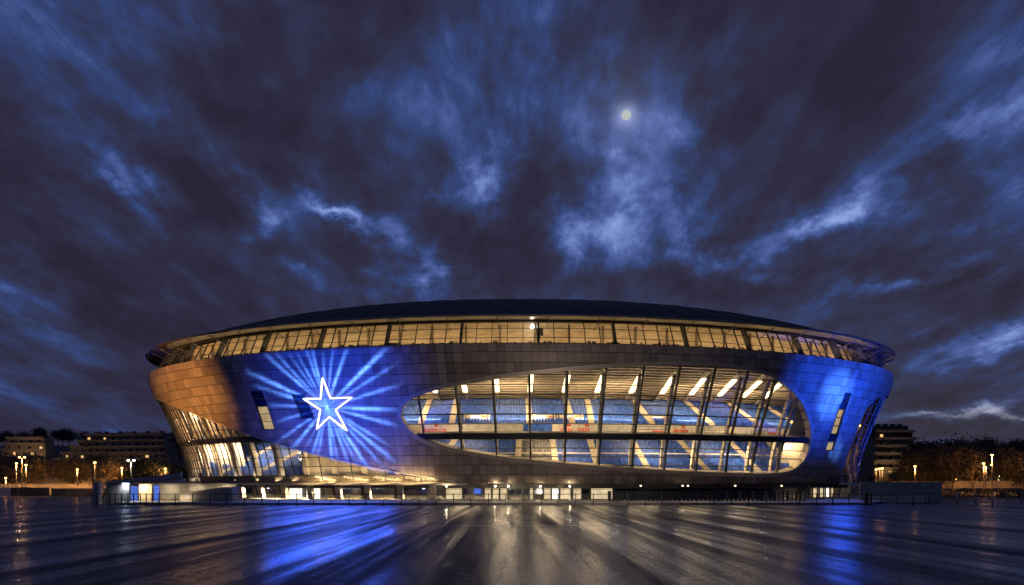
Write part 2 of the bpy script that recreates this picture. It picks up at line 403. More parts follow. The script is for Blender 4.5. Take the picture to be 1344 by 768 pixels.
# --- cladding: constrained triangulation of the flattened shell, with its openings, wrapped back on the shell
def build_cladding():
    loops = [outer_s, oval_s] + slots_s
    pts, edges = [], []
    for lp in loops:
        b = len(pts); pts += lp; edges += [(b+i, b+(i+1) % len(lp)) for i in range(len(lp))]
    bpts = list(pts)
    s0, s1 = t2s(-.5), t2s(PI+.5); ns = int((s1-s0)/1.7)
    grid = {}
    for q in bpts: grid.setdefault((int(q[0]//2), int(q[1]//2)), []).append(q)
    def near(p):
        k = (int(p[0]//2), int(p[1]//2)); best = 9
        for i in (-1, 0, 1):
            for j in (-1, 0, 1):
                for q in grid.get((k[0]+i, k[1]+j), ()): best = min(best, math.hypot(p[0]-q[0], p[1]-q[1]))
        return best
    for i in range(ns+1):
        for j in range(18):
            p = (s0+(s1-s0)*i/ns, .6+25.2*j/17)
            if inside(p, outer_s) and not any(inside(p, h) for h in loops[1:]) and near(p) > .6: pts.append(p)
    V, E, F = delaunay_2d_cdt([Vector(p) for p in pts], edges, [], 0, 1e-5)[:3]
    tris = []
    for f in F:
        c = sum((V[i] for i in f), Vector((0, 0)))/len(f); c = (c.x, c.y)
        if inside(c, outer_s) and not any(inside(c, h) for h in loops[1:]): tris.append(f)
    mb = MB()
    for v in V: mb.v.append(S(s2t(v.x), v.y))
    n = len(V)
    for v in V: mb.v.append(S(s2t(v.x), v.y, .55))
    for f in tris:
        uv = [(V[i].x, V[i].y) for i in f]
        mb.face(f, uv=uv, smooth=True); mb.face([n+i for i in f][::-1], uv=uv[::-1], smooth=True, mi=1)
    for lp in loops:                                        # reveals
        for i in range(len(lp)):
            a, b = lp[i], lp[(i+1) % len(lp)]
            pa, pb = S(s2t(a[0]), a[1]), S(s2t(b[0]), b[1]); qa, qb = S(s2t(a[0]), a[1], .55), S(s2t(b[0]), b[1], .55)
            k = len(mb.v); mb.v += [pa, pb, qb, qa]; mb.face((k, k+1, k+2, k+3), mi=1)
    # plain rear half
    rows, uvs = [], []
    for z in (.2, 6.6, 9.6, 15.1, 21.2, 24.5, ZTOP):
        rows.append([S(PI+.5+(PI-1.0)*i/60, z) for i in range(61)]); uvs.append([(t2s(PI+.5+(PI-1.0)*i/60), z) for i in range(61)])
    mb.loft(rows, uvs=uvs)
    return part(mb, 'facade_cladding', [M['clad'], M['dark_metal']])
build_cladding()

# --- oval window
oval_t = [(s2t(a), b) for a, b in oval_s]
wnd = MB()
P = [S(t, z) for t, z in oval_t]; Nn = [SN(t, z) for t, z in oval_t]
wnd.sweep(P, Nn, .78, -1.3, .30, closed=True, smooth=False)
window = part(wnd, 'oval_window', M['bronze'], label='large lens-shaped window with bronze rim')
def span_oval(t):
    """lowest / highest z of the oval at t"""
    zs = []
    for i in range(len(oval_t)):
        a, b = oval_t[i], oval_t[(i+1) % len(oval_t)]
        if (a[0] > t) != (b[0] > t): zs.append(a[1] + (b[1]-a[1])*(t-a[0])/(b[0]-a[0]))
    return (min(zs), max(zs)) if len(zs) > 1 else None
def span_oval_t(z):
    ts = []
    for i in range(len(oval_t)):
        a, b = oval_t[i], oval_t[(i+1) % len(oval_t)]
        if (a[1] > z) != (b[1] > z): ts.append(a[0] + (b[0]-a[0])*(z-a[1])/(b[1]-a[1]))
    return (min(ts), max(ts)) if len(ts) > 1 else None
def strip(mb, t0, t1, z, w, n0, n1, step=.02, zf=None):
    n = max(2, int(abs(t1-t0)/step)); ts = [t0+(t1-t0)*i/n for i in range(n+1)]
    mb.sweep([S(t, z) for t in ts], [SN(t, z) for t in ts], w, n0, n1)
def rib(mb, t, z0, z1, w, n0, n1, step=2.0):
    n = max(2, int((z1-z0)/step)); zs = [z0+(z1-z0)*i/n for i in range(n+1)]
    mb.sweep([S(t, z) for z in zs], [SN(t, z) for z in zs], w, n0, n1)
MULL = [1.346, 1.428, 1.506, 1.582, 1.660, 1.738, 1.817, 1.896, 1.979, 2.063, 2.145, 2.231]
for t in MULL:
    a, b = span_oval(t); mb = MB(); rib(mb, t, a, b, .26, -.75, -.15); part(mb, 'mullion', M['dark_metal'], window)
for z in [3.6, 5.3, 7.0, 11.6, 13.4, 15.2, 17.0, 18.8, 20.6]:
    a, b = span_oval_t(z); mb = MB(); strip(mb, a, b, z, .12 if z != 13.4 else .2, -.62, -.3); part(mb, 'transom', M['dark_metal'], window)
gl = MB()
G = [S(t, z, .45) for t, z in oval_t]
for zlev in range(40):                        # glass: horizontal strips across the oval
    z0, z1 = 2.05+21.15*zlev/40, 2.05+21.15*(zlev+1)/40
    a, b = span_oval_t(min(z0+.01, 23.2)), span_oval_t(min(z1-.01, 23.2))
    if not a or not b: continue
    r0 = [S(a[0]+(a[1]-a[0])*i/50, z0, .45) for i in range(51)]; r1 = [S(b[0]+(b[1]-b[0])*i/50, z1, .45) for i in range(51)]
    gl.loft([r0, r1])
part(gl, 'glass_pane', M['glass'], window)
a, b = span_oval_t(9.3)
mb = MB()
ts = [a+(b-a)*i/50 for i in range(51)]
mb.sweep([S(t, 9.32) for t in ts], [SN(t, 9.3) for t in ts], 1.22, -1.6, -.2); part(mb, 'spandrel_beam', M['dark_metal'], window)

# --- stands: facing rows behind the glass, following the front curve
def fy(x, d): 
    u = max(-1, min(1, (x-2.4)/89.0)); return YC-60*math.sqrt(max(0, 1-u*u)) + d
def stand(name, x0, x1, d0, z0, d1, z1, rows, aisles, blockmat, label, grey=None):
    """stepped stand; aisles = (x at front, x at back) of each stairway"""
    base = MB()
    nx = 60
    def P(x, f, dz=0): return Vector((x, fy(x, d0+(d1-d0)*f), EYE+z0+(z1-z0)*f+dz))
    # raking slab
    rr = []
    for f, dz in ((0, -3.0), (0, -.35), (1, -.35), (1, -3)):
        rr.append([P(x0+(x1-x0)*i/nx, f, dz) for i in range(nx+1)])
    base.loft(rr, smooth=False)
    st = part(base, name, M['dark_concrete'], label=label)
    bounds = [(x0, x0)] + aisles + [(x1, x1)]
    for b in range(len(bounds)-1):
        mb = MB(); la, ra = bounds[b], bounds[b+1]
        for r in range(rows):
            f0 = r/rows; f1 = (r+.72)/rows
            xa = la[0]+(la[1]-la[0])*f0 + .62*(b > 0); xb = ra[0]+(ra[1]-ra[0])*f0 - .62*(b < len(bounds)-2)
            if xb-xa < .5: continue
            ns = max(1, int((xb-xa)/.62)); w = (xb-xa)/ns
            for k in range(ns):
                xm = xa+(k+.5)*w; p = P(xm, f0); q = P(xm, f1)
                sl = -(60*(xm-2.4)/89**2/math.sqrt(max(.05, 1-((xm-2.4)/89)**2)))
                rz = math.atan(-sl) if False else math.atan((fy(xm+.2, 0)-fy(xm-.2, 0))/.4)
                dep = (d1-d0)/rows; hh = (z1-z0)/rows
                mb.box((p.x, p.y+dep*.35, p.z+.02), (w*.82, dep*.5, .12), rz)
                mb.box((p.x, p.y+dep*.62, p.z+.02+min(.42, hh*.8)/2), (w*.82, .1, min(.5, hh*.95)), rz)
        mat = M['seat']
        if grey and grey[0] < (la[0]+ra[0])/2 < grey[1]: mat = M['seat_grey']
        part(mb, 'seating_block', mat, st, label='grey seats' if mat is M['seat_grey'] else None)
    for (xa, xb) in aisles:
        mb = MB()
        n = rows*2
        for r in range(n):
            f = (r+.5)/n; p = P(xa+(xb-xa)*f, f)
            mb.box((p.x, p.y, p.z+.05), (1.2, (d1-d0)/n*1.02, (z1-z0)/n+.5))
        part(mb, 'stairway', M['stair'], st)
    return st
ups = stand('upper_stand', -60, 82, 11, 12.7, 27, 19.6, 17, [(-26, -26), (-19, -18.5), (-12.5, -12.5), (3.6, 3.6), (12.5, 12), (16.5, 17), (29.5, 27.5), (43, 40), (55, 51), (66, 61)], 'seat', 'upper tier of blue seats')
los = stand('lower_stand', -74, 80, 5.6, 2.2, 14.5, 9.5, 14, [(-66, -52), (-56, -42), (-16, -12), (1, 1.5), (9, 8.5), (17.5, 16.5), (28, 25.5), (41, 36), (53, 48), (64, 58)], 'seat', 'lower tier of blue seats', grey=(1, 9))
mb = MB()
xs = [-30+2*i for i in range(55)]
pts = [Vector((x, fy(x, 9.4), EYE+6.45)) for x in xs]
mb.sweep(pts, [Vector((0, -1, 0))]*len(xs), .22, 0, .1)
part(mb, 'handrail', M['stair'], los)
# banner ledge between the tiers
mb = MB(); xs = [-62+2*i for i in range(73)]
mb.sweep([Vector((x, fy(x, 10.6), EYE+11.5)) for x in xs], [Vector((0, -1, 0))]*len(xs), 2.3, -.4, .1)
fascia = part(mb, 'stand_fascia', M['cream'])
bx = [(-27, -19.5, 'cream'), (-19, -13.2, 'print'), (-12, 1.5, 'cream'), (2.0, 8.5, 'blue'), (9.5, 13, 'print'), (13.2, 16.5, 'print'), (17, 25, 'cream'), (26, 33, 'lines'), (33.5, 38, 'print'), (38.5, 47, 'dots'), (48, 55, 'cream'), (56, 61, 'print'), (62, 74, 'lines')]
for x0, x1, kind in bx:
    mb = MB(); xm = (x0+x1)/2; rz = math.atan((fy(xm+.5, 0)-fy(xm-.5, 0)))
    mb.box((xm, fy(xm, 10.15), EYE+11.7), (x1-x0-.2, .12, 1.9), rz)
    mt = [M['poster'], M['red'], M['seat'], M['dark_metal']]
    rng = random.Random(int(x0*7)); R = Matrix.Rotation(rz, 3, 'Z')
    def put(dx, dz, w, h, mi): mb.box(Vector((xm, fy(xm, 10.15), EYE+11.7+dz)) + R @ Vector((dx, -.09, 0)), (w, .06, h), rz, mi)
    W = x1-x0-.6
    if kind == 'blue': put(0, 0, W, 1.5, 2)
    if kind == 'print':
        x = -W/2
        while x < W/2-.4:                   # a row of red strokes, too small to read
            w = rng.uniform(.18, .5); put(x+w/2, -.45, w, rng.uniform(.5, .75), 1); x += w+.14
        put(rng.uniform(-.3, .3)*W, .5, .8, .55, 1)
    if kind == 'lines':
        put(0, -.2, W, .1, 3); put(0, .4, W, .08, 3); put(W*.2, -.6, W*.5, .35, 1)
    if kind == 'dots':
        for i in range(int(W/.6)):
            for j in range(3): put(-W/2+.3+.6*i, -.6+.5*j, .22, .2, 3)
    part(mb, 'banner_board', mt, fascia)

# gateways in the upper tier, lit inside, and the kit hanging in the gallery
for x, d in ((-7.4, 13.6), (6.4, 13.6), (12.2, 13.6), (31.5, 14.5)):
    mb = MB(); y = fy(x, d); mb.box((x, y+.9, EYE+14.1), (4.4, 1.6, 1.7)); mb.box((x-2.6, y+.9, EYE+13.9), (.25, 2.2, 2.1)); mb.box((x+2.6, y+.9, EYE+13.9), (.25, 2.2, 2.1))
    gt = part(mb, 'stand_gateway', M['cream'], ups)
    m2 = MB(); m2.box((x-.3, y+.06, EYE+14.1), (2.0, .1, .95)); part(m2, 'gateway_lamp', M['lit_white'], ups)
    m3 = MB(); m3.box((x+1.6, y+.06, EYE+14.3), (1.1, .1, .25)); part(m3, 'gateway_sign', M['red'], ups)
mb = MB(); mb.tube([(3.9, 155.0, EYE+30.9), (3.9, 154.6, EYE+30.5), (3.9, 154.3, EYE+30.2)], [.1, .3, .38], 10); part(mb, 'gallery_lamp', M['white_bulb'])
mb = MB(); mb.box((5.3, 155, EYE+29.9), (1.4, .7, .5)); mb.box((5.45, 155, EYE+29.2), (1.1, .7, 1.0)); mb.box((5.2, 155, EYE+28.4), (.55, .6, 1.0)); mb.box((4.8, 155, EYE+28.9), (.18, .3, 2.4)); part(mb, 'gallery_loudspeaker', M['dark_metal'])

# --- ribbed ceiling over the stands with lit girders
def ceil_z(d): return 23.7-4.3*(d-1.0)/27.0
mb = MB()
xs = [-66+2*i for i in range(75)]
mb.loft([[Vector((x, fy(x, -3.0+d), EYE+ceil_z(d)+.5)) for x in xs] for d in (3.4, 29)], smooth=False, mi=1)
for k in range(14):
    d = 3.8+k*1.85
    mb.sweep([Vector((x, fy(x, -3.0+d), EYE+ceil_z(d)+.28)) for x in xs], [Vector((0, 0, 1))]*len(xs), 1.05, -.30, -.05)
ceiling = part(mb, 'ribbed_ceiling', [M['ceil'], M['brown']])
GX = [-24, -16.5, -10, -3.2, 3.8, 11.2, 18.3, 25.8, 32.8, 39.6, 46.5, 52.5, 58]
for x in GX:
    mb = MB(); dd = [4.5+(27-4.5)*i/8 for i in range(9)]
    mb.sweep([Vector((x, fy(x, -3+d), EYE+ceil_z(d)-.25)) for d in dd], [Vector((0, 0, 1))]*9, .55, -.3, .3)
    g = part(mb, 'ceiling_girder', M['cream_col'], ceiling)
for x in GX:
    mb = MB(); dd = [8+(20-8)*i/6 for i in range(7)]
    mb.sweep([Vector((x, fy(x, -3+d), EYE+ceil_z(d)-.62)) for d in dd], [Vector((0, 0, 1))]*7, 1.0, -.25, .0)
    part(mb, 'ceiling_lamp', M['warm_tube'], ceiling)
# back wall and hall floor of the bowl so no sky shows through
mb = MB(); xs = [-80+2*i for i in range(83)]
mb.loft([[Vector((x, fy(x, 28.5), EYE+z)) for x in xs] for z in (-3, 21)], smooth=False)
part(mb, 'rear_wall', M['cream'])
# side closing walls
def inset_ring(t, d, z): 
    a = lerp_tab(z, ZS, AS)-d; b = lerp_tab(z, ZS, AS)-29.3-d
    return Vector((2.4-a*math.cos(t), YC-b*math.sin(t), z+EYE))
mb = MB()
mb.loft([[inset_ring(-.5+(1.22)*i/40, 5.0, z) for i in range(41)] for z in (.3, 9, 21)], smooth=False)
west = part(mb, 'concourse_wall', M['cream'], label='cream inner wall behind the west glazing')
rng = random.Random(4)
for k in range(13):
    t = -.1+k*.065; mb = MB(); z0 = rng.choice((.4, 11.0)); w = rng.uniform(.012, .026)
    h = rng.uniform(3.5, 6.5)
    mb.loft([[inset_ring(t+w*i/2, 4.8, z) for i in range(3)] for z in (z0, z0+h)]); part(mb, 'dark_opening', M['win_dark'], west)
mb = MB()
mb.loft([[inset_ring(2.34+(1.3)*i/40, 6.0, z) for i in range(41)] for z in (.3, 9, 22)], smooth=False)
east = part(mb, 'concourse_wall', M['cream'], label='cream inner wall behind the east glazing')
mb = MB()
mb.loft([[Vector((x, fy(x, 4.4), EYE+z)) for x in [-43+2*i for i in range(15)]] for z in (.3, 6.8)], smooth=False)
lob = part(mb, 'lobby_wall', M['cream'], label='cream lobby wall behind the lower glazing')
mb = MB()
mb.loft([[Vector((x, fy(x, 3.6+.02*((i*7) % 5)), EYE+z)) for i, x in enumerate([-72+2*i for i in range(33)])] for z in (.3, 1.9)], smooth=False)
part(mb, 'lower_parapet', M['brown'])

# --- floor slab seen through the west glazing and deep ceiling there
def ringband(name, t0, t1, z0, z1, in0, in1, mat, n=60, parent=None):
    mb = MB(); ts = [t0+(t1-t0)*i/n for i in range(n+1)]
    rows = [[S(t, z0, in0) for t in ts], [S(t, z1, in0) for t in ts], [S(t, z1, in1) for t in ts], [S(t, z0, in1) for t in ts], [S(t, z0, in0) for t in ts]]
    mb.loft(rows, smooth=False); return part(mb, name, mat, parent)
ringband('floor_slab', -.5, 1.0, 8.75, 9.95, .75, 7.5, M['dark_metal'])
ringband('floor_slab', 2.36, PI+.5, 8.75, 9.85, .9, 7.5, M['dark_concrete'])
ringband('gallery_ceiling', -.5, 1.25, 20.9, 21.3, .9, 7.5, M['ceil'])

# --- west and east leaning glazing
def glazing(name, t0, t1, zf, tstep, zlev, label):
    g = MB(); n = int((t1-t0)/.02)
    for i in range(n):
        ta, tb = t0+(t1-t0)*i/n, t0+(t1-t0)*(i+1)/n; za, zb = zf(ta)+.3, zf(tb)+.3
        if max(za, zb) < .9: continue
        k = 8
        g.loft([[S(ta, .2+(za-.2)*j/k, .62), S(tb, .2+(zb-.2)*j/k, .62)] for j in range(k+1)])
    return g
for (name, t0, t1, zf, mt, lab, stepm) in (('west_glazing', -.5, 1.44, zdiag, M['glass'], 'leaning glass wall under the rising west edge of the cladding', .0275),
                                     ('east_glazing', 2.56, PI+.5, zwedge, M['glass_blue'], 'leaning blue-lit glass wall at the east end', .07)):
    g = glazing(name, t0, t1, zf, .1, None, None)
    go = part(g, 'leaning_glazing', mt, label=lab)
    t = t0+.02; i = 0
    vert = MB()
    while t < t1-.01:
        if zf(t) > 1.2:
            m2 = MB(); rib(m2, t, .2, zf(t), .10 if name[0] == 'w' else .17, -.75, -.5); part(m2, 'mullion', M['dark_metal'] if name[0] == 'w' else M['grey_metal'], go)
        t += stepm if (name[0] == 'e' or t < .95) else .087
    for z in ([1.6, 3.5, 5.4, 7.2, 11.6, 13.4, 15.2, 17.0, 18.8] if name[0] == 'w' else [2.2, 4.4, 6.6, 9, 11.4, 13.8, 16.2, 18.6]):
        tt = [t0+(t1-t0)*i/200 for i in range(201)]; ok = [t for t in tt if zf(t) > z+.1]
        if len(ok) > 3:
            m2 = MB(); strip(m2, ok[0], ok[-1], z, .11 if name[0] == 'w' else .15, -.72, -.52); part(m2, 'transom', M['dark_metal'] if name[0] == 'w' else M['grey_metal'], go)
# raking columns: the same stations all along the front; those of the west glazing reach the ground
for t in (.17, .27, .365, .46, .552, .645, .737, .829, .921, 1.011, 1.098, 1.181, 1.267, 1.349):
    mb = MB(); rib(mb, t, -3.3 if t > .7 else .2, max(2.0, zdiag(t)+.6), 1.1 if t > .7 else .55, -2.1, -1.15); part(mb, 'column', M['cream_col'])
for t in MULL[1:]:
    a, b = span_oval(t); mb = MB(); rib(mb, t, a-.5, min(b+1.0, 20.5), .5, -2.6, -1.9); part(mb, 'column', M['cream_col'])
for t in (2.62, 2.70, 2.78, 2.86):
    mb = MB(); rib(mb, t, -3.3, zwedge(t)+.4, .8, -2.4, -1.5); part(mb, 'column', M['cream_col'])
# bottom edge trim and soffit
ringband('slab_edge', .35, 1.436, -.12, .30, -.15, 1.0, M['cream_col'])
ringband('slab_edge', 2.553, PI+.4, -.12, .22, -.12, 1.0, M['cream_col'])
mb = MB(); ts = [-.5+(PI+1.0)*i/80 for i in range(81)]
mb.loft([[S(t, .19, .4) for t in ts], [inset_ring(t, 9.5, .05) for t in ts]], smooth=False)
part(mb, 'soffit', M['concrete'])
# edge trim along the diagonal
mb = MB(); dl = [(s2t(a), z) for a, z in resample(diag_s, 1.2)]
mb.sweep([S(t, z) for t, z in dl], [SN(t, z) for t, z in dl], .16, -.6, .08); part(mb, 'edge_trim', M['bronze'])

# --- slot windows: panes set in the openings of the cladding
for q, panes, lab in ((SLOTS[0], 'ddlll', 'tall leaning slot window left of the star'), (SLOTS[1], 'ddd', 'dark slot window beside the star'), (SLOTS[2], 'ddllldl', 'tall leaning slot window at the east end')):
    mb = MB(); cyc = [tuple(p) for p in q]
    P = [S(t, z) for t, z in [tz_ for tz_ in [(s2t(a), b) for a, b in resample([tz(p) for p in q], 1.0, True)]]]
    Nn = [SN(s2t(a), b) for a, b in resample([tz(p) for p in q], 1.0, True)]
    mb.sweep(P, Nn, .14, -.5, .06, closed=True); so = part(mb, 'slot_window', M['dark_metal'], label=lab)
    n = len(panes)
    for i, c in enumerate(panes):
        f0, f1 = i/n+.008, (i+1)/n-.008
        def L(f, r): 
            a, b = (q[0], q[3]) if r == 0 else (q[1], q[2]); return (a[0]+(b[0]-a[0])*f, a[1]+(b[1]-a[1])*f)
        m2 = MB(); m2.quad(*[S(*L(f, r), .38) for f, r in ((f0, 0), (f0, 1), (f1, 1), (f1, 0))])
        part(m2, 'pane', M['lit_cream'] if c == 'l' else M['glass_dark'], so, label='lit pane' if c == 'l' else None)

# --- glazed gallery under the roof
def ell(t, a, b, z, xc=2.1): return Vector((xc-a*math.cos(t), YC-b*math.sin(t), z+EYE))
NR = 160; FULL = [2*PI*i/NR for i in range(NR)]
mb = MB(); mb.loft([[ell(t, 94.2, 64.9, 26.15) for t in FULL], [ell(t, 88, 58.8, 26.3) for t in FULL]], closed=True, smooth=False)
part(mb, 'gallery_floor', M['dark_concrete'])
mb = MB(); mb.loft([[ell(t, 87.5, 58.2, 26.0) for t in FULL], [ell(t, 87.5, 58.2, 31.6) for t in FULL]], closed=True)
gw = part(mb, 'gallery_wall', M['gallery'])
gal = MB(); ts = [-.35+(PI+.7)*i/120 for i in range(121)]
def gp(t, f, o=0.0): return ell(t, 93.6-2.6*f+o, 64.3-1.3*f+o, 26.2+4.8*f)
gal.loft([[gp(t, f) for t in ts] for f in (0, .5, 1)])
galo = part(gal, 'gallery_glazing', M['glass'], label='ring of inclined gallery glass under the roof rim')
def gbar(mb, t, w, o0, o1):
    nn = Vector((-math.cos(t), -math.sin(t), 0)); P = [gp(t, f) for f in (0, .5, 1)]
    mb.sweep(P, [nn]*3, w, o0, o1)
k = 0; t = -.30
while t < PI+.3:
    mb = MB()
    if k % 5 == 0: gbar(mb, t, .38, -1.0, .10); part(mb, 'post', M['dark_metal'], galo)
    else: gbar(mb, t, .13, -.2, .05); part(mb, 'mullion', M['dark_metal'], galo)
    t += .0317; k += 1
for f, w in ((.06, .25), (.3, .1), (.68, .1), (.98, .2)):
    mb = MB(); mb.sweep([gp(t, f) for t in ts], [Vector((-math.cos(t), -math.sin(t), 0)) for t in ts], w, -.15, .06); part(mb, 'transom', M['dark_metal'], galo)
rng = random.Random(3)
mb = MB()
for i in range(260):                        # railing, boxes and fittings along the foot of the gallery
    t = .25+2.65*i/260
    h = rng.uniform(.35, 1.0); mb.box(ell(t, 92, 62.7, 26.3+h/2), (rng.uniform(.3, .9), .4, h), t-PI/2)
part(mb, 'gallery_fittings', M['brown'], kind='stuff')
mb = MB(); tt = [.50+2.12*i/90 for i in range(91)]
mb.sweep([ell(t, 91.4, 62.0, 26.55) for t in tt], [Vector((0, 0, 1))]*91, .4, -.15, .05); part(mb, 'lamp_strip', M['gallery_tube'], gw)
for i in range(34):
    t = .3+.0763*i; mb = MB()
    mb.sweep([ell(t, 87.8, 58.5, z) for z in (26.2, 28.8, 31)], [Vector((-math.cos(t), -math.sin(t), 0))]*3, .35, .0, .5); part(mb, 'wall_rib', M['brown'], gw)
# rim: lip, underside and top slope; dome
DA, DB, DZ, DH, DP = 91.9, 59.3, 32.4, 11.38, 3.08
mb = MB()
prof = [(90.6, 63.0, 31.25), (92.6, 65.2, 30.95), (94.6, 67.4, 30.84), (95.05, 67.95, 30.86), (95.2, 68.1, 31.05), (95.0, 67.9, 31.25), (94.0, 66.0, 31.65), (92.6, 60.9, 32.2), (91.6, 59.1, 32.3)]
mb.loft([[ell(t, a, b, z, 2.0) for t in FULL] for a, b, z in prof], closed=True)
part(mb, 'roof_rim', M['rim'])
mb = MB(); NRR = 26
rows = []
for i in range(NRR+1):
    r = 1-(1-math.sqrt(.0004))*(i/NRR)**1.0
    rows.append([Vector((2.0-DA*r*math.cos(t), YC-DB*r*math.sin(t), EYE+DZ+DH*(1-r**DP))) for t in FULL])
mb.loft(rows, closed=True)
roof = part(mb, 'roof', M['roof'])
for i in range(72):
    t = 2*PI*(i+.5)/72
    if not (-.6 < t < PI+.6 or t > 2*PI-.6): continue
    mb = MB(); P = []
    for k in range(12):
        r = .999-.55*k/11; P.append(Vector((2.0-DA*r*math.cos(t), YC-DB*r*math.sin(t), EYE+DZ+DH*(1-r**DP))))
    mb.sweep(P, [Vector((0, 0, 1))]*12, .16, -.1, .10); part(mb, 'roof_seam', M['dark_metal'], roof)
# rim brackets
for i in range(30):
    t = .12+2.9*i/29; mb = MB(); mb.tube([ell(t, 91.6, 62.6, 29.4), ell(t, 94.6, 67.2, 30.75)], .09, 6); part(mb, 'rim_bracket', M['grey_metal'])

# --- ground floor: recessed wall and lit shopfronts
def gfw(t, z, o=0.0):
    a, b = 80.2+o, 51.2+o; return Vector((2.8-a*math.cos(t), YC-b*math.sin(t), z))
def px_t(px, o=0.0):                       # bearing (metres across per metre ahead) to the ground-floor wall
    k = px; lo, hi = .25, PI-.25
    for _ in range(50):
        m = (lo+hi)/2; p = gfw(m, 0, o)
        if p.x/p.y < k: lo = m
        else: hi = m
    return (lo+hi)/2
mb = MB(); ts = [-.3+(PI+.6)*i/120 for i in range(121)]
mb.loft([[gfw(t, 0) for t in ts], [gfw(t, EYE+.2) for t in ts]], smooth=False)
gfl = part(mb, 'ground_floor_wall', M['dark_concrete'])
FRONTS = [(-0.3668, -0.3488, 'dark'), (-0.3441, -0.3223, 'dark'), (-0.3175, -0.2938, 'dark'), (-0.2882, -0.2787, 'dark'), (-0.2773, -0.2597, 'white'), (-0.2559, -0.2374, 'white'), (-0.2351, -0.2227, 'dark'), (-0.219, -0.1867, 'dark'), (-0.181, -0.146, 'dark'), (-0.1403, -0.1043, 'dark'), (-0.0995, -0.0844, 'dark'), (-0.0825, -0.0616, 'warm'), (-0.0597, -0.0493, 'dark'), (-0.0479, -0.0379, 'blue'), (-0.0341, -0.0256, 'cream'), (-0.0242, -0.0161, 'cream'), (-0.0147, -0.0062, 'cream'), (-0.0047, 0.0033, 'grey'), (0.0047, 0.0123, 'grey'), (0.0133, 0.0209, 'grey'), (0.0218, 0.0265, 'cream'), (0.0275, 0.0379, 'grey'), (0.0393, 0.0483, 'cream'), (0.0493, 0.0583, 'white'), (0.0597, 0.073, 'cream'), (0.0758, 0.0863, 'cream'), (0.0877, 0.0957, 'grey'), (0.0976, 0.1251, 'warm'), (0.127, 0.3659, 'black'), (0.3735, 0.3791, 'warm'), (0.382, 0.3867, 'cream'), (0.3896, 0.3943, 'white'), (0.3962, 0.4019, 'warm'), (0.4047, 0.4114, 'white'), (0.4142, 0.4209, 'warm'), (0.4237, 0.4284, 'white')]
for b0, b1, kind in FRONTS:
    t0, t1 = px_t(b0, .3), px_t(b1, .3); n = 3
    mb = MB(); tt = [t0+(t1-t0)*i/n for i in range(n+1)]
    z0 = .35 if kind in ('cream', 'white', 'warm') else 1.25
    rows = [[gfw(t, z0, .3) for t in tt], [gfw(t, EYE-.02, .3) for t in tt]]
    mb.loft(rows, smooth=False)
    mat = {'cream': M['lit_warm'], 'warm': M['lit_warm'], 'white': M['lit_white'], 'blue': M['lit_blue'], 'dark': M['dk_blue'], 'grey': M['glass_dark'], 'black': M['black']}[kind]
    po = part(mb, 'entrance_door' if kind in ('cream', 'white', 'warm', 'blue') else 'shopfront_window', mat, gfl, label={'white': 'bright white lit entrance', 'blue': 'blue lit door', 'black': 'long dark recess'}.get(kind))
    fr = MB()
    for t in (t0, t1):
        fr.box(gfw(t, EYE/2, .42), (.16, .22, EYE-.1), t-PI/2)
    fr.sweep([gfw(t, 2.3, .42) for t in tt], [Vector((0, -1, 0))]*4, .08, -.05, .06)
    part(fr, 'door_frame', M['dark_metal'], po)
# small lamps of the shopfronts and the soffit
def soffit_lamp(px, d, mat, r=.16, z=EYE-.35, name='soffit_lamp'):
    y = d; mb = MB()
    c = Vector((px*y, y, z))
    mb.tube([c+Vector((0, 0, -.12)), c+Vector((0, 0, .0)), c+Vector((0, 0, .12))], [r*.6, r, r*.7], 8); part(mb, name, mat)
    return c
SL = []
for px in [-0.0815, -0.0209, -0.0047, 0.0351, 0.072, -0.3763]: SL.append(soffit_lamp(px, 158.5, M['white_bulb'], .16))
for px in [-0.3526, -0.3341, -0.3033, -0.11]: soffit_lamp(px, gfw(px_t(px), 0, .9).y, M['blue_bulb'], .34, EYE-.75, 'shopfront_lamp')
for px in [0.1602, 0.2123, 0.219, 0.2777, 0.3355]: soffit_lamp(px, 160.5, M['warm_tube'], .2, EYE-.25)
# backlit shop lettering: strokes too small to read in the photograph
for b0, b1 in [(-0.2123, -0.1886), (-0.1744, -0.1583)]:
    t0, t1 = px_t(b0, .7), px_t(b1, .7); mb = MB(); rng = random.Random(int(b0*1000)); n = 9 if b1-b0 > .018 else 5
    for i in range(n):
        t = t0+(t1-t0)*(i+.5)/n; w = (gfw(t1, 0).x-gfw(t0, 0).x)/n
        c = gfw(t, 2.78, .7); h = .66
        mb.box(c+Vector((-w*.3, 0, 0)), (w*.18, .1, h)); 
        if rng.random() < .7: mb.box(c+Vector((w*.22, 0, 0)), (w*.18, .1, h))
        mb.box(c+Vector((0, -.01, rng.choice((h*.4, 0, -h*.4)))), (w*.6, .1, h*.2))
        if rng.random() < .5: mb.box(c+Vector((0, -.02, h*.4)), (w*.6, .1, h*.18))
    part(mb, 'shop_lettering', M['letter'], gfl)

# ------------------------------------------------------------------ star sign on the facade
STAR = [(1.1401, 20.872), (1.1454, 16.987), (1.1984, 17.04), (1.1501, 14.839), (1.1655, 10.8), (1.129, 13.523), (1.087, 11.204), (1.111, 14.932), (1.0748, 17.131), (1.1204, 16.998)]
SC = S(1.128, 15.3)
star = empty('star_sign', 'glowing white five-pointed star outline on the blue-lit metal facade', 'sign', SC)
mb = MB(); pts = resample([tz(p) for p in STAR], .8, True)
mb.sweep([S(s2t(a), z) - SC for a, z in pts], [SN(s2t(a), z) for a, z in pts], .25, .12, .40, closed=True); mb.build('light_tube', M['star'], star)
mb = MB()
mb.sweep([S(s2t(a), z) - SC for a, z in pts], [SN(s2t(a), z) for a, z in pts], .56, .02, .14, closed=True); mb.build('backing_channel', M['grey_metal'], star)

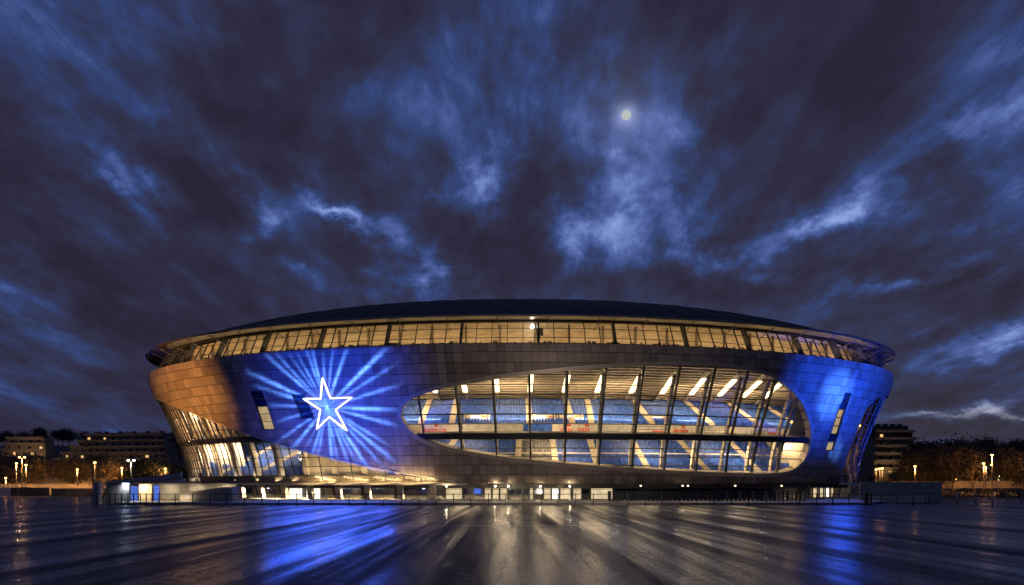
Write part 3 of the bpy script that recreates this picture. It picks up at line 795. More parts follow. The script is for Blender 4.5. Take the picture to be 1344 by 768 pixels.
# ------------------------------------------------------------------ ground
mb = MB()
mb.quad((-3000, -200, 0), (3000, -200, 0), (3000, 6000, 0), (-3000, 6000, 0)); g = mb.build('ground', M['asphalt'], kind='structure')
mb = MB(); mb.quad((-34, 64.2, .004), (26, 64.2, .004), (26, 64.6, .004), (-34, 64.6, .004)); mb.build('painted_line', M['paint'], kind='structure')
mb = MB()
mb.quad((-64, 129.8, .30), (58, 129.9, .30), (84, 175, .30), (-82, 175, .30)); mb.build('pavement', M['paving'], kind='structure')

# terrace kerb wall with pale coping
def wall_run(name, pts, h, w, mat, cop, label, cat='wall'):
    e = empty(name, label, cat, pts[0])
    o = Vector(pts[0]); P = [Vector(p)-o for p in pts]
    def off(mbx, wd, z0, z1):
        mbx.sweep([p+Vector((0, 0, 0)) for p in P], [Vector((0, 0, 1))]*len(P), wd, z0, z1)
    a = MB(); off(a, w, 0, h); a.build('wall_body', mat, e)
    if cop: c = MB(); off(c, w+.12, h+.002, h+.16); c.build('coping', cop, e)
    return e
wall_run('terrace_wall', [(-64, 130.4, 0), (-30, 129.6, 0), (20, 129.4, 0), (56, 130.6, 0)], .34, .5, M['concrete'], None, 'long low terrace kerb wall behind the railing in front of the stadium')

# railing
fence = empty('perimeter_fence', 'long dark metal railing running along the front of the stadium', 'fence', (0, 127, 0))
FP = [(-66.5, 128.8, 0), (-55, 127.2, 0), (-30, 126.6, 0), (0, 126.4, 0), (40, 127.4, 0), (57, 129.0, 0), (70, 131.0, 0)]
FX = [p[0] for p in FP]; FYY = [p[1] for p in FP]
def fpt(x): return Vector((x, lerp_tab(x, FX, FYY)-127, 0))
x = -66.5; i = 0
while x < 70:
    mb = MB(); p = fpt(x); w = .13
    mb.box(p+Vector((0, 0, .95)), (w, w, 1.9)); mb.box(p+Vector((0, 0, .03)), (.24, .24, .06)); mb.build('post', M['dark_metal'], fence)
    x += (1.05 if x < -57 else 2.75) + .12*math.sin(i*2.3); i += 1
for z, w in ((1.78, .10), (.95, .06), (.22, .06)):
    mb = MB(); xs = [-66.5+1.5*i for i in range(92)]; mb.sweep([fpt(x)+Vector((0, 0, z)) for x in xs], [Vector((0, -1, 0))]*len(xs), w, -.03, .03); mb.build('rail', M['dark_metal'], fence)
gp_ = empty('gate_post', 'thick dark gate post at the east end of the stadium railing', 'gate post', (56.6, 128.4, 0))
mb = MB(); mb.box((0, 0, 1.0), (.55, .45, 2.0)); mb.box((.75, .1, .95), (.22, .3, 1.9)); mb.build('post', M['dark_metal'], gp_); mb = MB(); mb.box((.35, .05, 2.06), (1.4, .6, .1)); mb.build('cap', M['grey_metal'], gp_)
# slatted barrier in front of the dark recess
bar = empty('slatted_barrier', 'dark slatted barrier before the dark recess under the oval window', 'barrier', (36, 148, 0))
for i in range(46):
    mb = MB(); x = -18+.80*i; mb.box((x, .0012*(x)**2, 1.15), (.5 if i % 5 else .62, .06, 1.9)); mb.build('slat_panel', M['grey_metal'] if i > 26 and i % 3 == 0 else M['dark_metal'], bar)
mb = MB(); xs = [-18.3+1.0*i for i in range(38)]; mb.sweep([Vector((x, .0012*x*x+.06, 2.0)) for x in xs], [Vector((0, -1, 0))]*len(xs), .1, -.04, .04); mb.build('rail', M['dark_metal'], bar)

# bollards on the right
for i, (bx_, by_, h, tilt) in enumerate([(62.0, 124.3, 1.77, 0.0), (74.66, 145.1, 1.65, -0.1), (74.89, 142.1, 1.68, 0.25), (81.78, 151.4, 1.58, 0.1), (70.09, 126.6, 2.1, 0.15), (80.39, 139.3, 1.98, 0.05), (69.31, 116.0, 2.31, 0.0), (93.26, 151.4, 2.3, 0.08), (88.3, 139.3, 1.98, 0.1)]):
    o = empty('bollard', '', 'bollard', (bx_, by_, 0), 0, 'bollards beyond the east end of the railing')
    o['label'] = ['thick pale bollard nearest the railing end', 'thin bollard just right of the thick pale bollard', 'leaning bollard before the concrete wall end', 'pale bollard below the right concrete wall corner', 'stout bollard left of the orange lit road', 'slim bollard on the wet asphalt edge left of the tall lamp', 'tall dark bollard under the tallest right lamp', 'bollard right of the tallest right lamp', 'rightmost bollard by the picture edge'][i]
    mb = MB(); r = .11 if i not in (0, 4) else .17
    mb.tube([(0, 0, 0), (tilt*.5, 0, h*.5), (tilt, 0, h)], [r, r*.95, r*.85], 10); mb.build('shaft', M['grey_metal'], o)
    mb = MB(); mb.tube([(tilt, 0, h), (tilt, 0, h+.08), (tilt, 0, h+.12)], [r*.95, r*.95, r*.4], 10); mb.build('cap', M['dark_metal'], o)

# ------------------------------------------------------------------ west ramp building
ramp_bldg = empty('ramp_building', 'low concrete ramp building with sloping parapet left of the stadium', 'building', (-60, 140, 0))
def rp(mb, name, mat, lab=None):
    o = mb.build(name, mat, ramp_bldg)
    if lab: o['label'] = lab
    return o
def prism(mb, poly, y0, y1):              # polygon in x,z extruded along y (all local to the ramp)
    n = len(mb.v)
    for y in (y0, y1):
        for (x, z) in poly: mb.v.append(Vector((x+60, y-140, z)))
    L = len(poly); mb.face([n+i for i in range(L)][::-1]); mb.face([n+L+i for i in range(L)])
    for i in range(L): mb.face((n+i, n+(i+1) % L, n+L+(i+1) % L, n+L+i))
# parapet: rises from 3.5 m at the west to 5.6 m at the stadium, at y = 142..143
mb = MB(); prism(mb, [(-73.0, 3.55), (-58.5, 5.45), (-58.5, 4.45), (-68.0, 3.55)], 142, 142.6); rp(mb, 'parapet', M['concrete'])
mb = MB(); prism(mb, [(-68.0, 3.5), (-58.0, 4.42), (-58.0, 3.55)], 142.3, 142.9); rp(mb, 'sloping_soffit', M['cream'])
mb = MB(); mb.box((-13.4+0, 2.0+2, 1.7), (.2, .2, .2)); 
mb = MB(); prism(mb, [(-70.2, 0), (-69.2, 0), (-69.2, 3.65), (-70.2, 3.65)], 134.5, 135.5); rp(mb, 'end_pier', M['concrete'])
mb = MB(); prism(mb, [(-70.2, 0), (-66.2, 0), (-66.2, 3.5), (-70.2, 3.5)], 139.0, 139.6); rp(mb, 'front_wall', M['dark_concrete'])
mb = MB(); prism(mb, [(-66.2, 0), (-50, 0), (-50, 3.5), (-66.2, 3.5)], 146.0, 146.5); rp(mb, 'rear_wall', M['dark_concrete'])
mb = MB(); prism(mb, [(-72, 3.5), (-50, 3.5), (-50, 3.55), (-72, 3.55)], 139, 150); rp(mb, 'roof_slab', M['concrete'])
mb = MB(); prism(mb, [(-69.4, .3), (-68.0, .3), (-68.0, 3.0), (-69.4, 3.0)], 145.7, 145.98); rp(mb, 'door', M['lit_blue'], 'blue lit door at the west end of the ramp building')
mb = MB(); prism(mb, [(-67.6, .3), (-65.3, .3), (-65.3, 3.4), (-67.6, 3.4)], 145.7, 145.98); rp(mb, 'wall_panel', M['cream'])
mb = MB(); prism(mb, [(-64.9, .3), (-64.1, .3), (-64.1, 3.1), (-64.9, 3.1)], 145.7, 145.98); rp(mb, 'door', M['lit_blue'], 'narrow blue lit door by the cream panel')
mb = MB(); prism(mb, [(-58.0, 0), (-49.0, 0), (-49.0, 2.85), (-50.6, 2.85), (-58.0, 1.75)], 140.5, 144.2); rp(mb, 'lower_ramp', M['concrete'])
mb = MB(); mb.tube([Vector((2.0, .3, 1.95+.75)), Vector((9.4, .3, 3.1+.75))], .05, 6); 
for i in range(6): mb.tube([Vector((2.0+1.48*i, .3, 1.8+.23*i)), Vector((2.0+1.48*i, .3, 2.72+.23*i))], .035, 6)
rp(mb, 'handrail', M['grey_metal'])
mb = MB(); mb.box((-6.8, -.9+0, 3.38), (1.1, .35, .28)); rp(mb, 'wall_lamp', M['blue_bulb'], 'bright wall lamp under the parapet')
mb = MB(); mb.tube([(-6.4, -.9, 0), (-6.4, -.9, 3.3)], .07, 6); rp(mb, 'lamp_pole', M['grey_metal'])

# east concrete wall
ew = empty('concrete_wall', 'weathered pale concrete wall standing beside the east end of the stadium', 'wall', (76, 156, 0))
mb = MB(); P = [Vector((-9, -1, 0)), Vector((-4, -1.5, 0)), Vector((2, -1.2, 0)), Vector((7.3, 0, 0))]; mb.sweep(P, [Vector((0, 0, 1))]*4, .5, 0, 3.6); mb.build('wall_body', M['concrete'], ew)
mb = MB(); mb.sweep(P, [Vector((0, 0, 1))]*4, .62, 3.602, 3.78); mb.build('coping', M['concrete'], ew)
mb = MB(); prismP = [Vector((-9, -3.2, 0)), Vector((-3, -3.4, 0)), Vector((3, -3.2, 0))]; mb.sweep(prismP, [Vector((0, 0, 1))]*3, .5, 0, 1.1); mb.build('low_wall', M['cream_col'], ew)

# ------------------------------------------------------------------ background terrain, buildings, trees, lamps
def terrain(name, x0, x1, y0, y1, hf, mat, nx=60, ny=30):
    mb = MB(); mb.loft([[Vector((x0+(x1-x0)*i/nx, y0+(y1-y0)*j/ny, hf(x0+(x1-x0)*i/nx, y0+(y1-y0)*j/ny))) for i in range(nx+1)] for j in range(ny+1)])
    return mb.build(name, mat, kind='structure')
def hill_h(x, y):
    f = max(0, min(1, (y-232)/60)); f2 = max(0, min(1, (y-290)/220))
    side = 1.0 if x < 0 else .75
    return -.05 + f*f*(3-2*f)*3.2*side + (f2**1.3)*24*side + 1.2*math.sin(x*.03+y*.021)*f2
terrain('hillside', -520, 520, 228, 620, hill_h, M['soil'], 80, 44)

# trees
def tree_mesh(seed, H, spread, leaves, evergreen=False):
    rng = random.Random(seed); tr = MB(); tips = []
    def grow(p, d, L, r, lev):
        q = p; pts = [p]; rad = [r]
        nseg = 3
        for i in range(nseg):
            d = (d+Vector((rng.uniform(-.16, .16), rng.uniform(-.16, .16), rng.uniform(-.02, .12)))).normalized(); q = q+d*(L/nseg); pts.append(q); rad.append(r*(1-.42*(i+1)/nseg))
        tr.tube(pts, rad, 6 if lev < 2 else 4, cap=False)
        tips.append((q, lev))
        if lev >= 4 or L < .5: return
        nb = 5 if lev == 0 else rng.randint(3, 4)
        if lev < 3: grow(pts[-1], (d+Vector((rng.uniform(-.15, .15), rng.uniform(-.15, .15), .2))).normalized(), L*.72, rad[-1]*.85, lev+1)
        for k in range(nb):
            a = 2*PI*(k+rng.random()*.7)/nb; el = rng.uniform(.35, 1.05)
            nd = (d*math.cos(el)+Vector((math.cos(a), math.sin(a), .15))*math.sin(el)*spread).normalized()
            grow(pts[-1] if rng.random() < .7 else pts[-2], nd, L*rng.uniform(.55, .78), rad[-1]*.72, lev+1)
    grow(Vector((0, 0, 0)), Vector((0, 0, 1)), H*.23, H*.020, 0)
    cr = MB()
    ends = [p for p, l in tips if l >= 2]
    for _ in range(leaves):
        p = rng.choice(ends)+Vector((rng.gauss(0, .75), rng.gauss(0, .75), rng.gauss(0, .75))); s = rng.uniform(.13, .34)
        u = Vector((rng.gauss(0, 1), rng.gauss(0, 1), rng.gauss(0, 1))).normalized(); w = u.orthogonal().normalized(); v = u.cross(w)
        n = len(cr.v); cr.v += [p+w*s, p+v*s*.6, p-w*s, p-v*s*.6]; cr.face((n, n+1, n+2, n+3))
    return tr, cr
protos = []
for sd, H, sp, lv, ev in ((11, 13, 1.0, 1500, 0), (23, 12, 1.2, 2600, 0), (37, 14, .85, 700, 0), (51, 13, 1.05, 3800, 1), (68, 12, 1.1, 3200, 1)):
    tr, cr = tree_mesh(sd, H, sp, lv, ev)
    o = empty('broadleaf_tree', 'x', 'tree', (0, -500, 0)); tr.build('trunk', M['bark'], o, fix=False); cr.build('crown', M['leaf2' if ev else 'leaf'], o, fix=False)
    protos.append(o)
used = [False]*len(protos)
def plant(k, x, y, s, rz, label, group):
    z = max(0, hill_h(x, y))-.05 if y > 228 else 0
    if not used[k]:
        used[k] = True; o = protos[k]; o.location = (x, y, z); o.rotation_euler = (0, 0, rz); o.scale = (s, s, s); o['label'] = label; o['group'] = group; return o
    return copy_tree(protos[k], (x, y, z), rz, (s, s, s), label, group)
rng = random.Random(9)
for i in range(26):                          # west, along the road below the flats
    b = -.655+.24*(i/25)+rng.uniform(-.006, .006); y = rng.uniform(236, 285)
    plant(rng.choice((0, 1, 2, 3)), b*y, y, rng.uniform(.95, 1.3), rng.uniform(0, 6), 'dark thin-leaved tree by the lamplit road left of the stadium', 'trees along the west road')
for i in range(22):                          # west, on the hill behind / on top of the flats
    b = -.66+.27*(i/21)+rng.uniform(-.008, .008); y = rng.uniform(500, 560)
    plant(rng.choice((3, 4, 1)), b*y, y, rng.uniform(.9, 1.5), rng.uniform(0, 6), 'small dark tree on the skyline above the terraced flats', 'trees on the west hilltop')
for i in range(16):
    b = -.66+.25*(i/15)+rng.uniform(-.008, .008); y = rng.uniform(300, 345)
    plant(rng.choice((3, 4, 1)), b*y, y, rng.uniform(.6, .85), rng.uniform(0, 6), 'dark leafy tree on the slope below the terraced flats', 'trees on the west slope')
for i in range(30):                          # east
    b = .455+.21*(i/29)+rng.uniform(-.006, .006); y = rng.uniform(232, 290)
    plant(rng.choice((0, 2, 3, 1)), b*y, y, rng.uniform(1.2, 1.65)*(.5 if b < .495 else 1), rng.uniform(0, 6), 'tall dark tree behind the street lamps right of the stadium', 'trees along the east road')
for i in range(26):
    b = .505+.16*(i/25)+rng.uniform(-.006, .006); y = rng.uniform(300, 360)
    plant(rng.choice((3, 4, 3)), b*y, y, rng.uniform(1.5, 2.0), rng.uniform(0, 6), 'dense dark tree in the wood on the right skyline', 'trees of the east wood')

# flats
def flats(name, label, loc, rz, W, storeys, sh, depth, roofh, litp, setback, seed, dark=False):
    e = empty(name, label, 'apartments', loc, rz); rng = random.Random(seed)
    for s in range(storeys):
        w = W-setback*s*1.5; yb = setback*s; z0 = s*sh
        mb = MB(); mb.box((0, yb+depth/2, z0+sh/2-.1), (w, depth, sh-.25)); f = mb.build('storey_wall', M['bldg_dark' if dark and s >= storeys-1 else 'bldg'], e)
        mb = MB(); mb.box((0, yb+depth/2-.8, z0+sh-.11), (w+.6, depth+1.8, .22)); mb.box((0, yb-1.6, z0+sh+.4), (w+.5, .1, .75)); mb.build('balcony', M['bldg'], e)
        n = int(w/4.2)
        lit = MB(); nl = 0
        for i in range(n):
            xx = -w/2+(i+.5)*w/n
            mb = MB(); mb.box((xx+rng.uniform(-.5, .5), yb-.03, z0+sh*.46), (rng.uniform(1.0, 1.7), .1, rng.uniform(1.2, 1.6)))
            L = rng.random() < litp; mb.build('window', M['win_lit'] if L else M['win_dark'], e)
    mb = MB(); w = W-setback*storeys*1.5; mb.box((0, setback*storeys+depth/2, storeys*sh+roofh/2), (w*.92, depth*.8, roofh)); 
    for i in range(5): mb.box((-w*.4+i*w*.2, setback*storeys+depth/2, storeys*sh+roofh+.5), (1.6, 1.6, 1.2))
    mb.build('roof', M['bldg_dark'], e)
    return e
flats('terraced_flats', 'long terraced block of flats on the hillside left of the stadium', (-207, 415, 13.0), math.radians(-6), 62, 5, 3.3, 12, 1.6, .07, 3.0, 5)
flats('apartment_block', 'small apartment block partly hidden behind the left edge of the stadium', (-184, 432, 12), math.radians(-8), 14, 5, 3.2, 10, 1.2, .12, .4, 6)
flats('apartment_block', 'low block of flats with lit windows at the far left', (-255, 420, 18), math.radians(4), 22, 3, 3.2, 10, 1.2, .25, 1.0, 8)
flats('apartment_block', 'stepped apartment block with dark roof just right of the stadium', (154, 322, 3.5), math.radians(4), 19, 7, 3.0, 12, 2.6, .06, .35, 12, True)

# street lamps
def lamp(name_label, x, y, h, head='single', col='o', zb=None, group='street lamps', power=1.0):
    z = (max(0, hill_h(x, y)) if y > 228 else 0) if zb is None else zb
    o = empty('street_lamp', name_label, 'street lamp', (x, y, z), 0, group)
    mb = MB(); mb.tube([(0, 0, 0), (0, 0, h*.5), (0, 0, h)], [.13, .1, .08], 8); mb.build('pole', M['grey_metal'], o)
    hd = MB(); arms = [(0, 0)] if head == 'single' else [(-.7, 0), (.7, 0)] if head == 'double' else [(1.6, 0)]
    if head != 'single': hd.tube([(arms[0][0] if head == 'double' else 0, 0, h), (arms[-1][0], 0, h)], .05, 6)
    for ax, ay in arms: hd.tube([(ax, ay, h+.05), (ax, ay, h+.16), (ax, ay, h+.3)], [.42, .38, .08], 10)
    ho = hd.build('lamp_head', M['dark_metal'], o)
    for ax, ay in arms:
        bu = MB(); bu.tube([(ax, ay, h-.26), (ax, ay, h-.1), (ax, ay, h+.04)], [.10, .27, .27], 10); bu.build('bulb', M['orange_bulb' if col == 'o' else 'white_bulb'], ho)
    ld = bpy.data.lights.new('lamp_light', 'SPOT'); ld.energy = 5200*power; ld.spot_size = math.radians(165); ld.spot_blend = .5; ld.color = (1, .42, .10) if col == 'o' else (1, .85, .6); ld.shadow_soft_size = .4
    lo = bpy.data.objects.new('lamp_light', ld); COL.objects.link(lo); lo.parent = o; lo.location = (0, -.3, h-.75); lo.rotation_euler = Vector((.75 if x > 0 else -.75, .45, -.55)).to_track_quat('-Z', 'Y').to_euler()
    return o
LAMPS = [
    ('orange street lamp on a slender pole, first one at the far left edge', -134.42, 218, 9.09, 'single', 'o', None, 'street lamps', 1.0),
    ('tall two-armed street lamp rising between the far-left orange lamps', -135.31, 222, 10.88, 'double', 'o', None, 'street lamps', 1.0),
    ('short orange street lamp beside the tall two-armed lamp', -130.62, 216, 8.62, 'single', 'o', None, 'street lamps', 1.0),
    ('tall slim lamp pole just behind the end pier of the ramp building', -106.4, 205, 8.94, 'single', 'o', None, 'street lamps', 0.12),
    ('two-armed pale street lamp above the sloping ramp parapet', -94.78, 200, 9.37, 'double', 'w', None, 'street lamps', 0.5),
    ('small orange lamp low among the trees at the far left edge', -141.1, 224, 5.21, 'single', 'o', None, 'street lamps', 0.7),
    ('small orange lamp in front of the trees left of the ramp building', -125.47, 232, 7.7, 'single', 'o', None, 'street lamps', 1.0),
    ('small orange lamp behind the ramp parapet, left of the pale lamp', -114.53, 236, 8.22, 'single', 'o', None, 'street lamps', 1.0),
    ('small orange lamp close to the left glass edge of the stadium', -101.79, 236, 8.0, 'single', 'o', None, 'street lamps', 0.6),
    ('orange street lamp standing above the right concrete wall', 107.3, 214, 8.17, 'single', 'o', None, 'street lamps', 1),
    ('tallest orange street lamp on the right', 123.02, 206, 10.92, 'single', 'o', None, 'street lamps', 1.3),
    ('orange street lamp left of the tallest right lamp', 125.55, 214, 8.98, 'single', 'o', None, 'street lamps', 1),
    ('orange street lamp with a side arm behind the tallest right lamp', 133.25, 226, 8.87, 'arm', 'o', None, 'street lamps', 1),
    ('first small orange lamp beside the right edge of the stadium', 106.03, 234, 7.74, 'single', 'o', None, 'street lamps', 0.12),
    ('second small orange lamp in the trio beside the stadium', 107.92, 236, 8.0, 'single', 'o', None, 'street lamps', 0.12),
    ('third small orange lamp in the trio beside the stadium, nearest the wall', 107.8, 234, 8.07, 'single', 'o', None, 'street lamps', 0.12),
    ('low lamp glowing behind the tree trunks on the right', 135.94, 246, 6.05, 'single', 'o', None, 'street lamps', 0.9),
    ('low pale lamp right of the tallest right lamp', 147.79, 244, 5.88, 'single', 'w', None, 'street lamps', 0.4)]
for a in LAMPS: lamp(*a)

# low walls, hoardings and hedges along the roads
def hoarding(label, x0, y0, x1, y1, h, n, seed, bright=()):
    e = empty('hoarding', label, 'hoarding', (x0, y0, 0), math.atan2(y1-y0, x1-x0)); L = math.hypot(x1-x0, y1-y0); rng = random.Random(seed)
    for i in range(n):
        mb = MB(); w = L/n; mb.box((w*(i+.5), 0, h/2+.1), (w-.12, .08, h*rng.uniform(.88, 1))); mb.build('board', M['poster'] if i in bright else M['hoard'], e)
        mb = MB(); mb.box((w*i, .08, h/2), (.12, .12, h)); mb.build('post', M['dark_metal'], e)
hoarding('dark board hoarding with pale posters at the far left', -146, 210, -122, 212, 2.5, 10, 3, (2, 4, 5))
hoarding('low dark board hoarding running up to the ramp building', -122, 213, -108, 216, 2.2, 9, 5, (7,))
wall_run('road_wall', [(-150, 234, 0), (-124, 236, 0), (-98, 240, 0)], 3.3, .5, M['concrete'], M['concrete'], 'lower lamplit road wall left of the ramp building')
wall_run('road_wall', [(-152, 244, 2.4), (-124, 247, 2.4), (-96, 250, 2.4)], 2.9, .5, M['concrete'], M['concrete'], 'upper lamplit road wall below the left trees')
wall_run('road_wall', [(112, 224, 0), (130, 222, 0), (152, 220, 0)], 1.2, .5, M['concrete'], M['concrete'], 'low road wall lit orange behind the right bollards')
wall_run('road_wall', [(108, 240, 2.2), (132, 239, 2.2), (165, 236, 2.2)], 2.0, .5, M['concrete'], M['concrete'], 'lamplit wall under the trees on the right')
def hedge(label, x0, y0, x1, y1, h, seed):
    e = empty('hedge', label, 'hedge', (x0, y0, 0), math.atan2(y1-y0, x1-x0)); L = math.hypot(x1-x0, y1-y0); rng = random.Random(seed); mb = MB()
    for _ in range(int(L*90)):
        p = Vector((rng.uniform(0, L), rng.gauss(0, .35), abs(rng.betavariate(2, 1.6))*h)); s = rng.uniform(.1, .26)
        u = Vector((rng.gauss(0, 1), rng.gauss(0, 1), rng.gauss(0, 1))).normalized(); w = u.orthogonal().normalized(); v = u.cross(w)
        n = len(mb.v); mb.v += [p+w*s, p+v*s*.7, p-w*s, p-v*s*.7]; mb.face((n, n+1, n+2, n+3))
    mb.build('foliage', M['leaf2'], e, fix=False)
    mb = MB(); mb.box((L/2, 0, .25), (L, .3, .5)); mb.build('stems', M['bark'], e)
hedge('clipped dark hedge behind the concrete wall on the right', 106, 208, 124, 207, 2.1, 2)
hedge('long dark hedge under the right street lamps', 118, 196, 146, 194, 1.9, 4)

# ------------------------------------------------------------------ moon
moon = bpy.data.meshes.new('moon'); bm = bmesh.new(); bmesh.ops.create_icosphere(bm, subdivisions=4, radius=47); bm.to_mesh(moon); bm.free()
for p in moon.polygons: p.use_smooth = True
moon.materials.append(M['moon']); mo = bpy.data.objects.new('moon', moon); COL.objects.link(mo); mo.location = (150/1055*8000, 8000, 485/1055*8000+EYE)
tag(mo, 'pale hazy full moon high in the cloudy sky above the stadium', 'moon')

# ------------------------------------------------------------------ lights
def light(name, typ, loc, energy, col, target=None, **kw):
    l = bpy.data.lights.new(name, typ); l.energy = energy; l.color = col
    for k, v in kw.items(): setattr(l, k, v)
    o = bpy.data.objects.new(name, l); COL.objects.link(o); o.location = loc
    if target is not None: o.rotation_euler = (Vector(target)-Vector(loc)).to_track_quat('-Z', 'Y').to_euler()
    return o
# projector that throws the blue star burst on the cladding: a real gobo in the lamp's own beam
PJ = Vector((-40, 18, 9)); CEN = SC.copy()
pj = light('star_projector', 'SPOT', PJ, 4.2e6, (1, 1, 1), CEN, spot_size=math.radians(40), spot_blend=.3, shadow_soft_size=.05)
ax = (CEN-PJ).normalized(); rt = ax.cross(Vector((0, 0, 1))).normalized(); upv = rt.cross(ax)
ld = pj.data; ld.use_nodes = True; nt = ld.node_tree; nt.nodes.clear()
out = nt.nodes.new('ShaderNodeOutputLight'); em = nt.nodes.new('ShaderNodeEmission'); nt.links.new(em.outputs[0], out.inputs[0])
geo = nt.nodes.new('ShaderNodeNewGeometry')
def dot(v): n = vmath(nt, 'DOT_PRODUCT', geo.outputs['Incoming'], tuple(v)); return n.outputs['Value']
dz_ = dot(ax); gx = math_(nt, 'DIVIDE', dot(rt), dz_); gy = math_(nt, 'DIVIDE', dot(upv), dz_)
DIST = (CEN-PJ).length
mx_ = math_(nt, 'MULTIPLY', gx, DIST); my_ = math_(nt, 'MULTIPLY', gy, DIST)         # metres on the facade
cmb = nt.nodes.new('ShaderNodeCombineXYZ'); nt.links.new(mx_, cmb.inputs[0]); nt.links.new(my_, cmb.inputs[1])
rad = vmath(nt, 'LENGTH', cmb.outputs[0]).outputs['Value']; ang = math_(nt, 'ARCTAN2', my_, mx_)
RAYS = [(2.434, 15.1, 0.2, 0.9), (2.321, 13.4, 0.18, 0.7), (2.163, 11.6, 0.16, 0.5), (2.03, 10.9, 0.17, 0.6), (1.845, 11.1, 0.18, 0.7), (1.741, 10.8, 0.2, 0.9), (1.538, 10.2, 0.17, 0.6), (1.352, 10.7, 0.17, 0.6), (1.12, 11.8, 0.22, 1.1), (0.692, 16.4, 0.23, 1.2), (0.491, 16.6, 0.15, 0.45), (0.261, 15.5, 0.17, 0.6), (-0.041, 13.8, 0.23, 1.2), (-0.251, 14.1, 0.2, 0.9), (-0.551, 13.7, 0.18, 0.7), (-0.676, 16.2, 0.2, 0.9), (-0.822, 16.1, 0.17, 0.6), (-1.006, 14.0, 0.21, 1.0), (-1.131, 12.5, 0.17, 0.6), (-1.263, 11.0, 0.19, 0.8), (-1.457, 10.2, 0.18, 0.7), (-1.571, 10.2, 0.22, 1.1), (-1.877, 10.0, 0.18, 0.7), (-1.997, 10.1, 0.21, 1.0), (-2.387, 11.4, 0.21, 1.0), (-2.621, 13.1, 0.17, 0.6), (-2.908, 10.8, 0.19, 0.8), (3.099, 11.7, 0.19, 0.8), (2.904, 10.6, 0.17, 0.6), (2.735, 16.9, 0.22, 1.1), (2.865, 15.2, 0.17, 0.6), (-2.169, 9.5, 0.15, 0.4)]
tot = None
for (a, L, wd, amp) in RAYS:
    d = math_(nt, 'SUBTRACT', ang, a); d = math_(nt, 'WRAP', d, PI, -PI)
    perp = math_(nt, 'MULTIPLY', d, rad)                                           # metres off the ray
    wv = math_(nt, 'MULTIPLY_ADD', rad, .015, wd)
    q = math_(nt, 'DIVIDE', perp, wv); g_ = math_(nt, 'EXPONENT', math_(nt, 'MULTIPLY', math_(nt, 'MULTIPLY', q, q), -1.0))
    fall = math_(nt, 'MULTIPLY', math_(nt, 'SUBTRACT', 1.0, math_(nt, 'DIVIDE', rad, L*1.12), clamp=True), 2.2); fall = math_(nt, 'MINIMUM', fall, 1.0)
    g_ = math_(nt, 'MULTIPLY', math_(nt, 'MULTIPLY', g_, fall), amp)
    tot = g_ if tot is None else math_(nt, 'ADD', tot, g_)
tot = math_(nt, 'MULTIPLY', tot, math_(nt, 'MULTIPLY_ADD', math_(nt, 'SMOOTH_MIN', math_(nt, 'DIVIDE', rad, 6.0), 1.0, .3), .75, .25))
ex = math_(nt, 'DIVIDE', math_(nt, 'SUBTRACT', mx_, 1.5), 14.5); ey = math_(nt, 'DIVIDE', my_, 14.5)
r2 = math_(nt, 'ADD', math_(nt, 'MULTIPLY', ex, ex), math_(nt, 'MULTIPLY', ey, ey))
wash = math_(nt, 'EXPONENT', math_(nt, 'MULTIPLY', r2, -1.25))
far = math_(nt, 'DIVIDE', math_(nt, 'SUBTRACT', 27.0, rad), 10.0, clamp=True)
def colmul(val, col):
    n = vmath(nt, 'SCALE', col); nt.links.new(val, n.inputs['Scale']); return n.outputs[0]
c1 = colmul(math_(nt, 'MULTIPLY', wash, .85), (.010, .058, 1.0)); c2 = colmul(tot, (.17, .54, 2.4))
cs = vmath(nt, 'ADD', c1, c2).outputs[0]
cut = math_(nt, 'MULTIPLY', math_(nt, 'ADD', my_, math_(nt, 'MULTIPLY_ADD', mx_, .25, 10.5)), 1.6, clamp=True)      # the slide is trimmed along the lower edge of the cladding
far = math_(nt, 'MULTIPLY', far, cut)
cut2 = math_(nt, 'MULTIPLY', math_(nt, 'SUBTRACT', math_(nt, 'MULTIPLY_ADD', mx_, .03, 11.6), my_), 1.4, clamp=True)      # ... and below the gallery
far = math_(nt, 'MULTIPLY', far, cut2)
cs = vmath(nt, 'SCALE', cs); nt.links.new(far, cs.inputs['Scale'])
nt.links.new(cs.outputs[0], em.inputs['Color']); em.inputs['Strength'].default_value = 1.0

# blue washes on the east end, sodium glow on the west end
for loc, en, col_, t, z, deg in (((88, 128, 4.8), 3.2e5, (.010, .07, 1), 2.36, 21.0, 42), ((90, 130, 4.8), 3.2e5, (.010, .07, 1), 2.64, 19.5, 42), ((89, 124, 4.8), 9e5, (.04, .17, 1), 2.37, 19.0, 15), ((91, 127, 4.8), 3.0e5, (.06, .22, 1), 2.475, 7.8, 7)):
    light('blue_wash', 'SPOT', loc, en, col_, S(t, z), spot_size=math.radians(deg), spot_blend=1.0, shadow_soft_size=.6)
light('blue_wash', 'SPOT', (-104, 128, .8), 2.2e5, (.03, .12, 1), ell(.42, 94, 66, 35.5), spot_size=math.radians(13), spot_blend=1.0, shadow_soft_size=.3)
light('sodium_wash', 'SPOT', (-96, 118, 5), 3.2e5, (1, .43, .10), S(.64, 18.8), spot_size=math.radians(33), spot_blend=1.0, shadow_soft_size=.5)
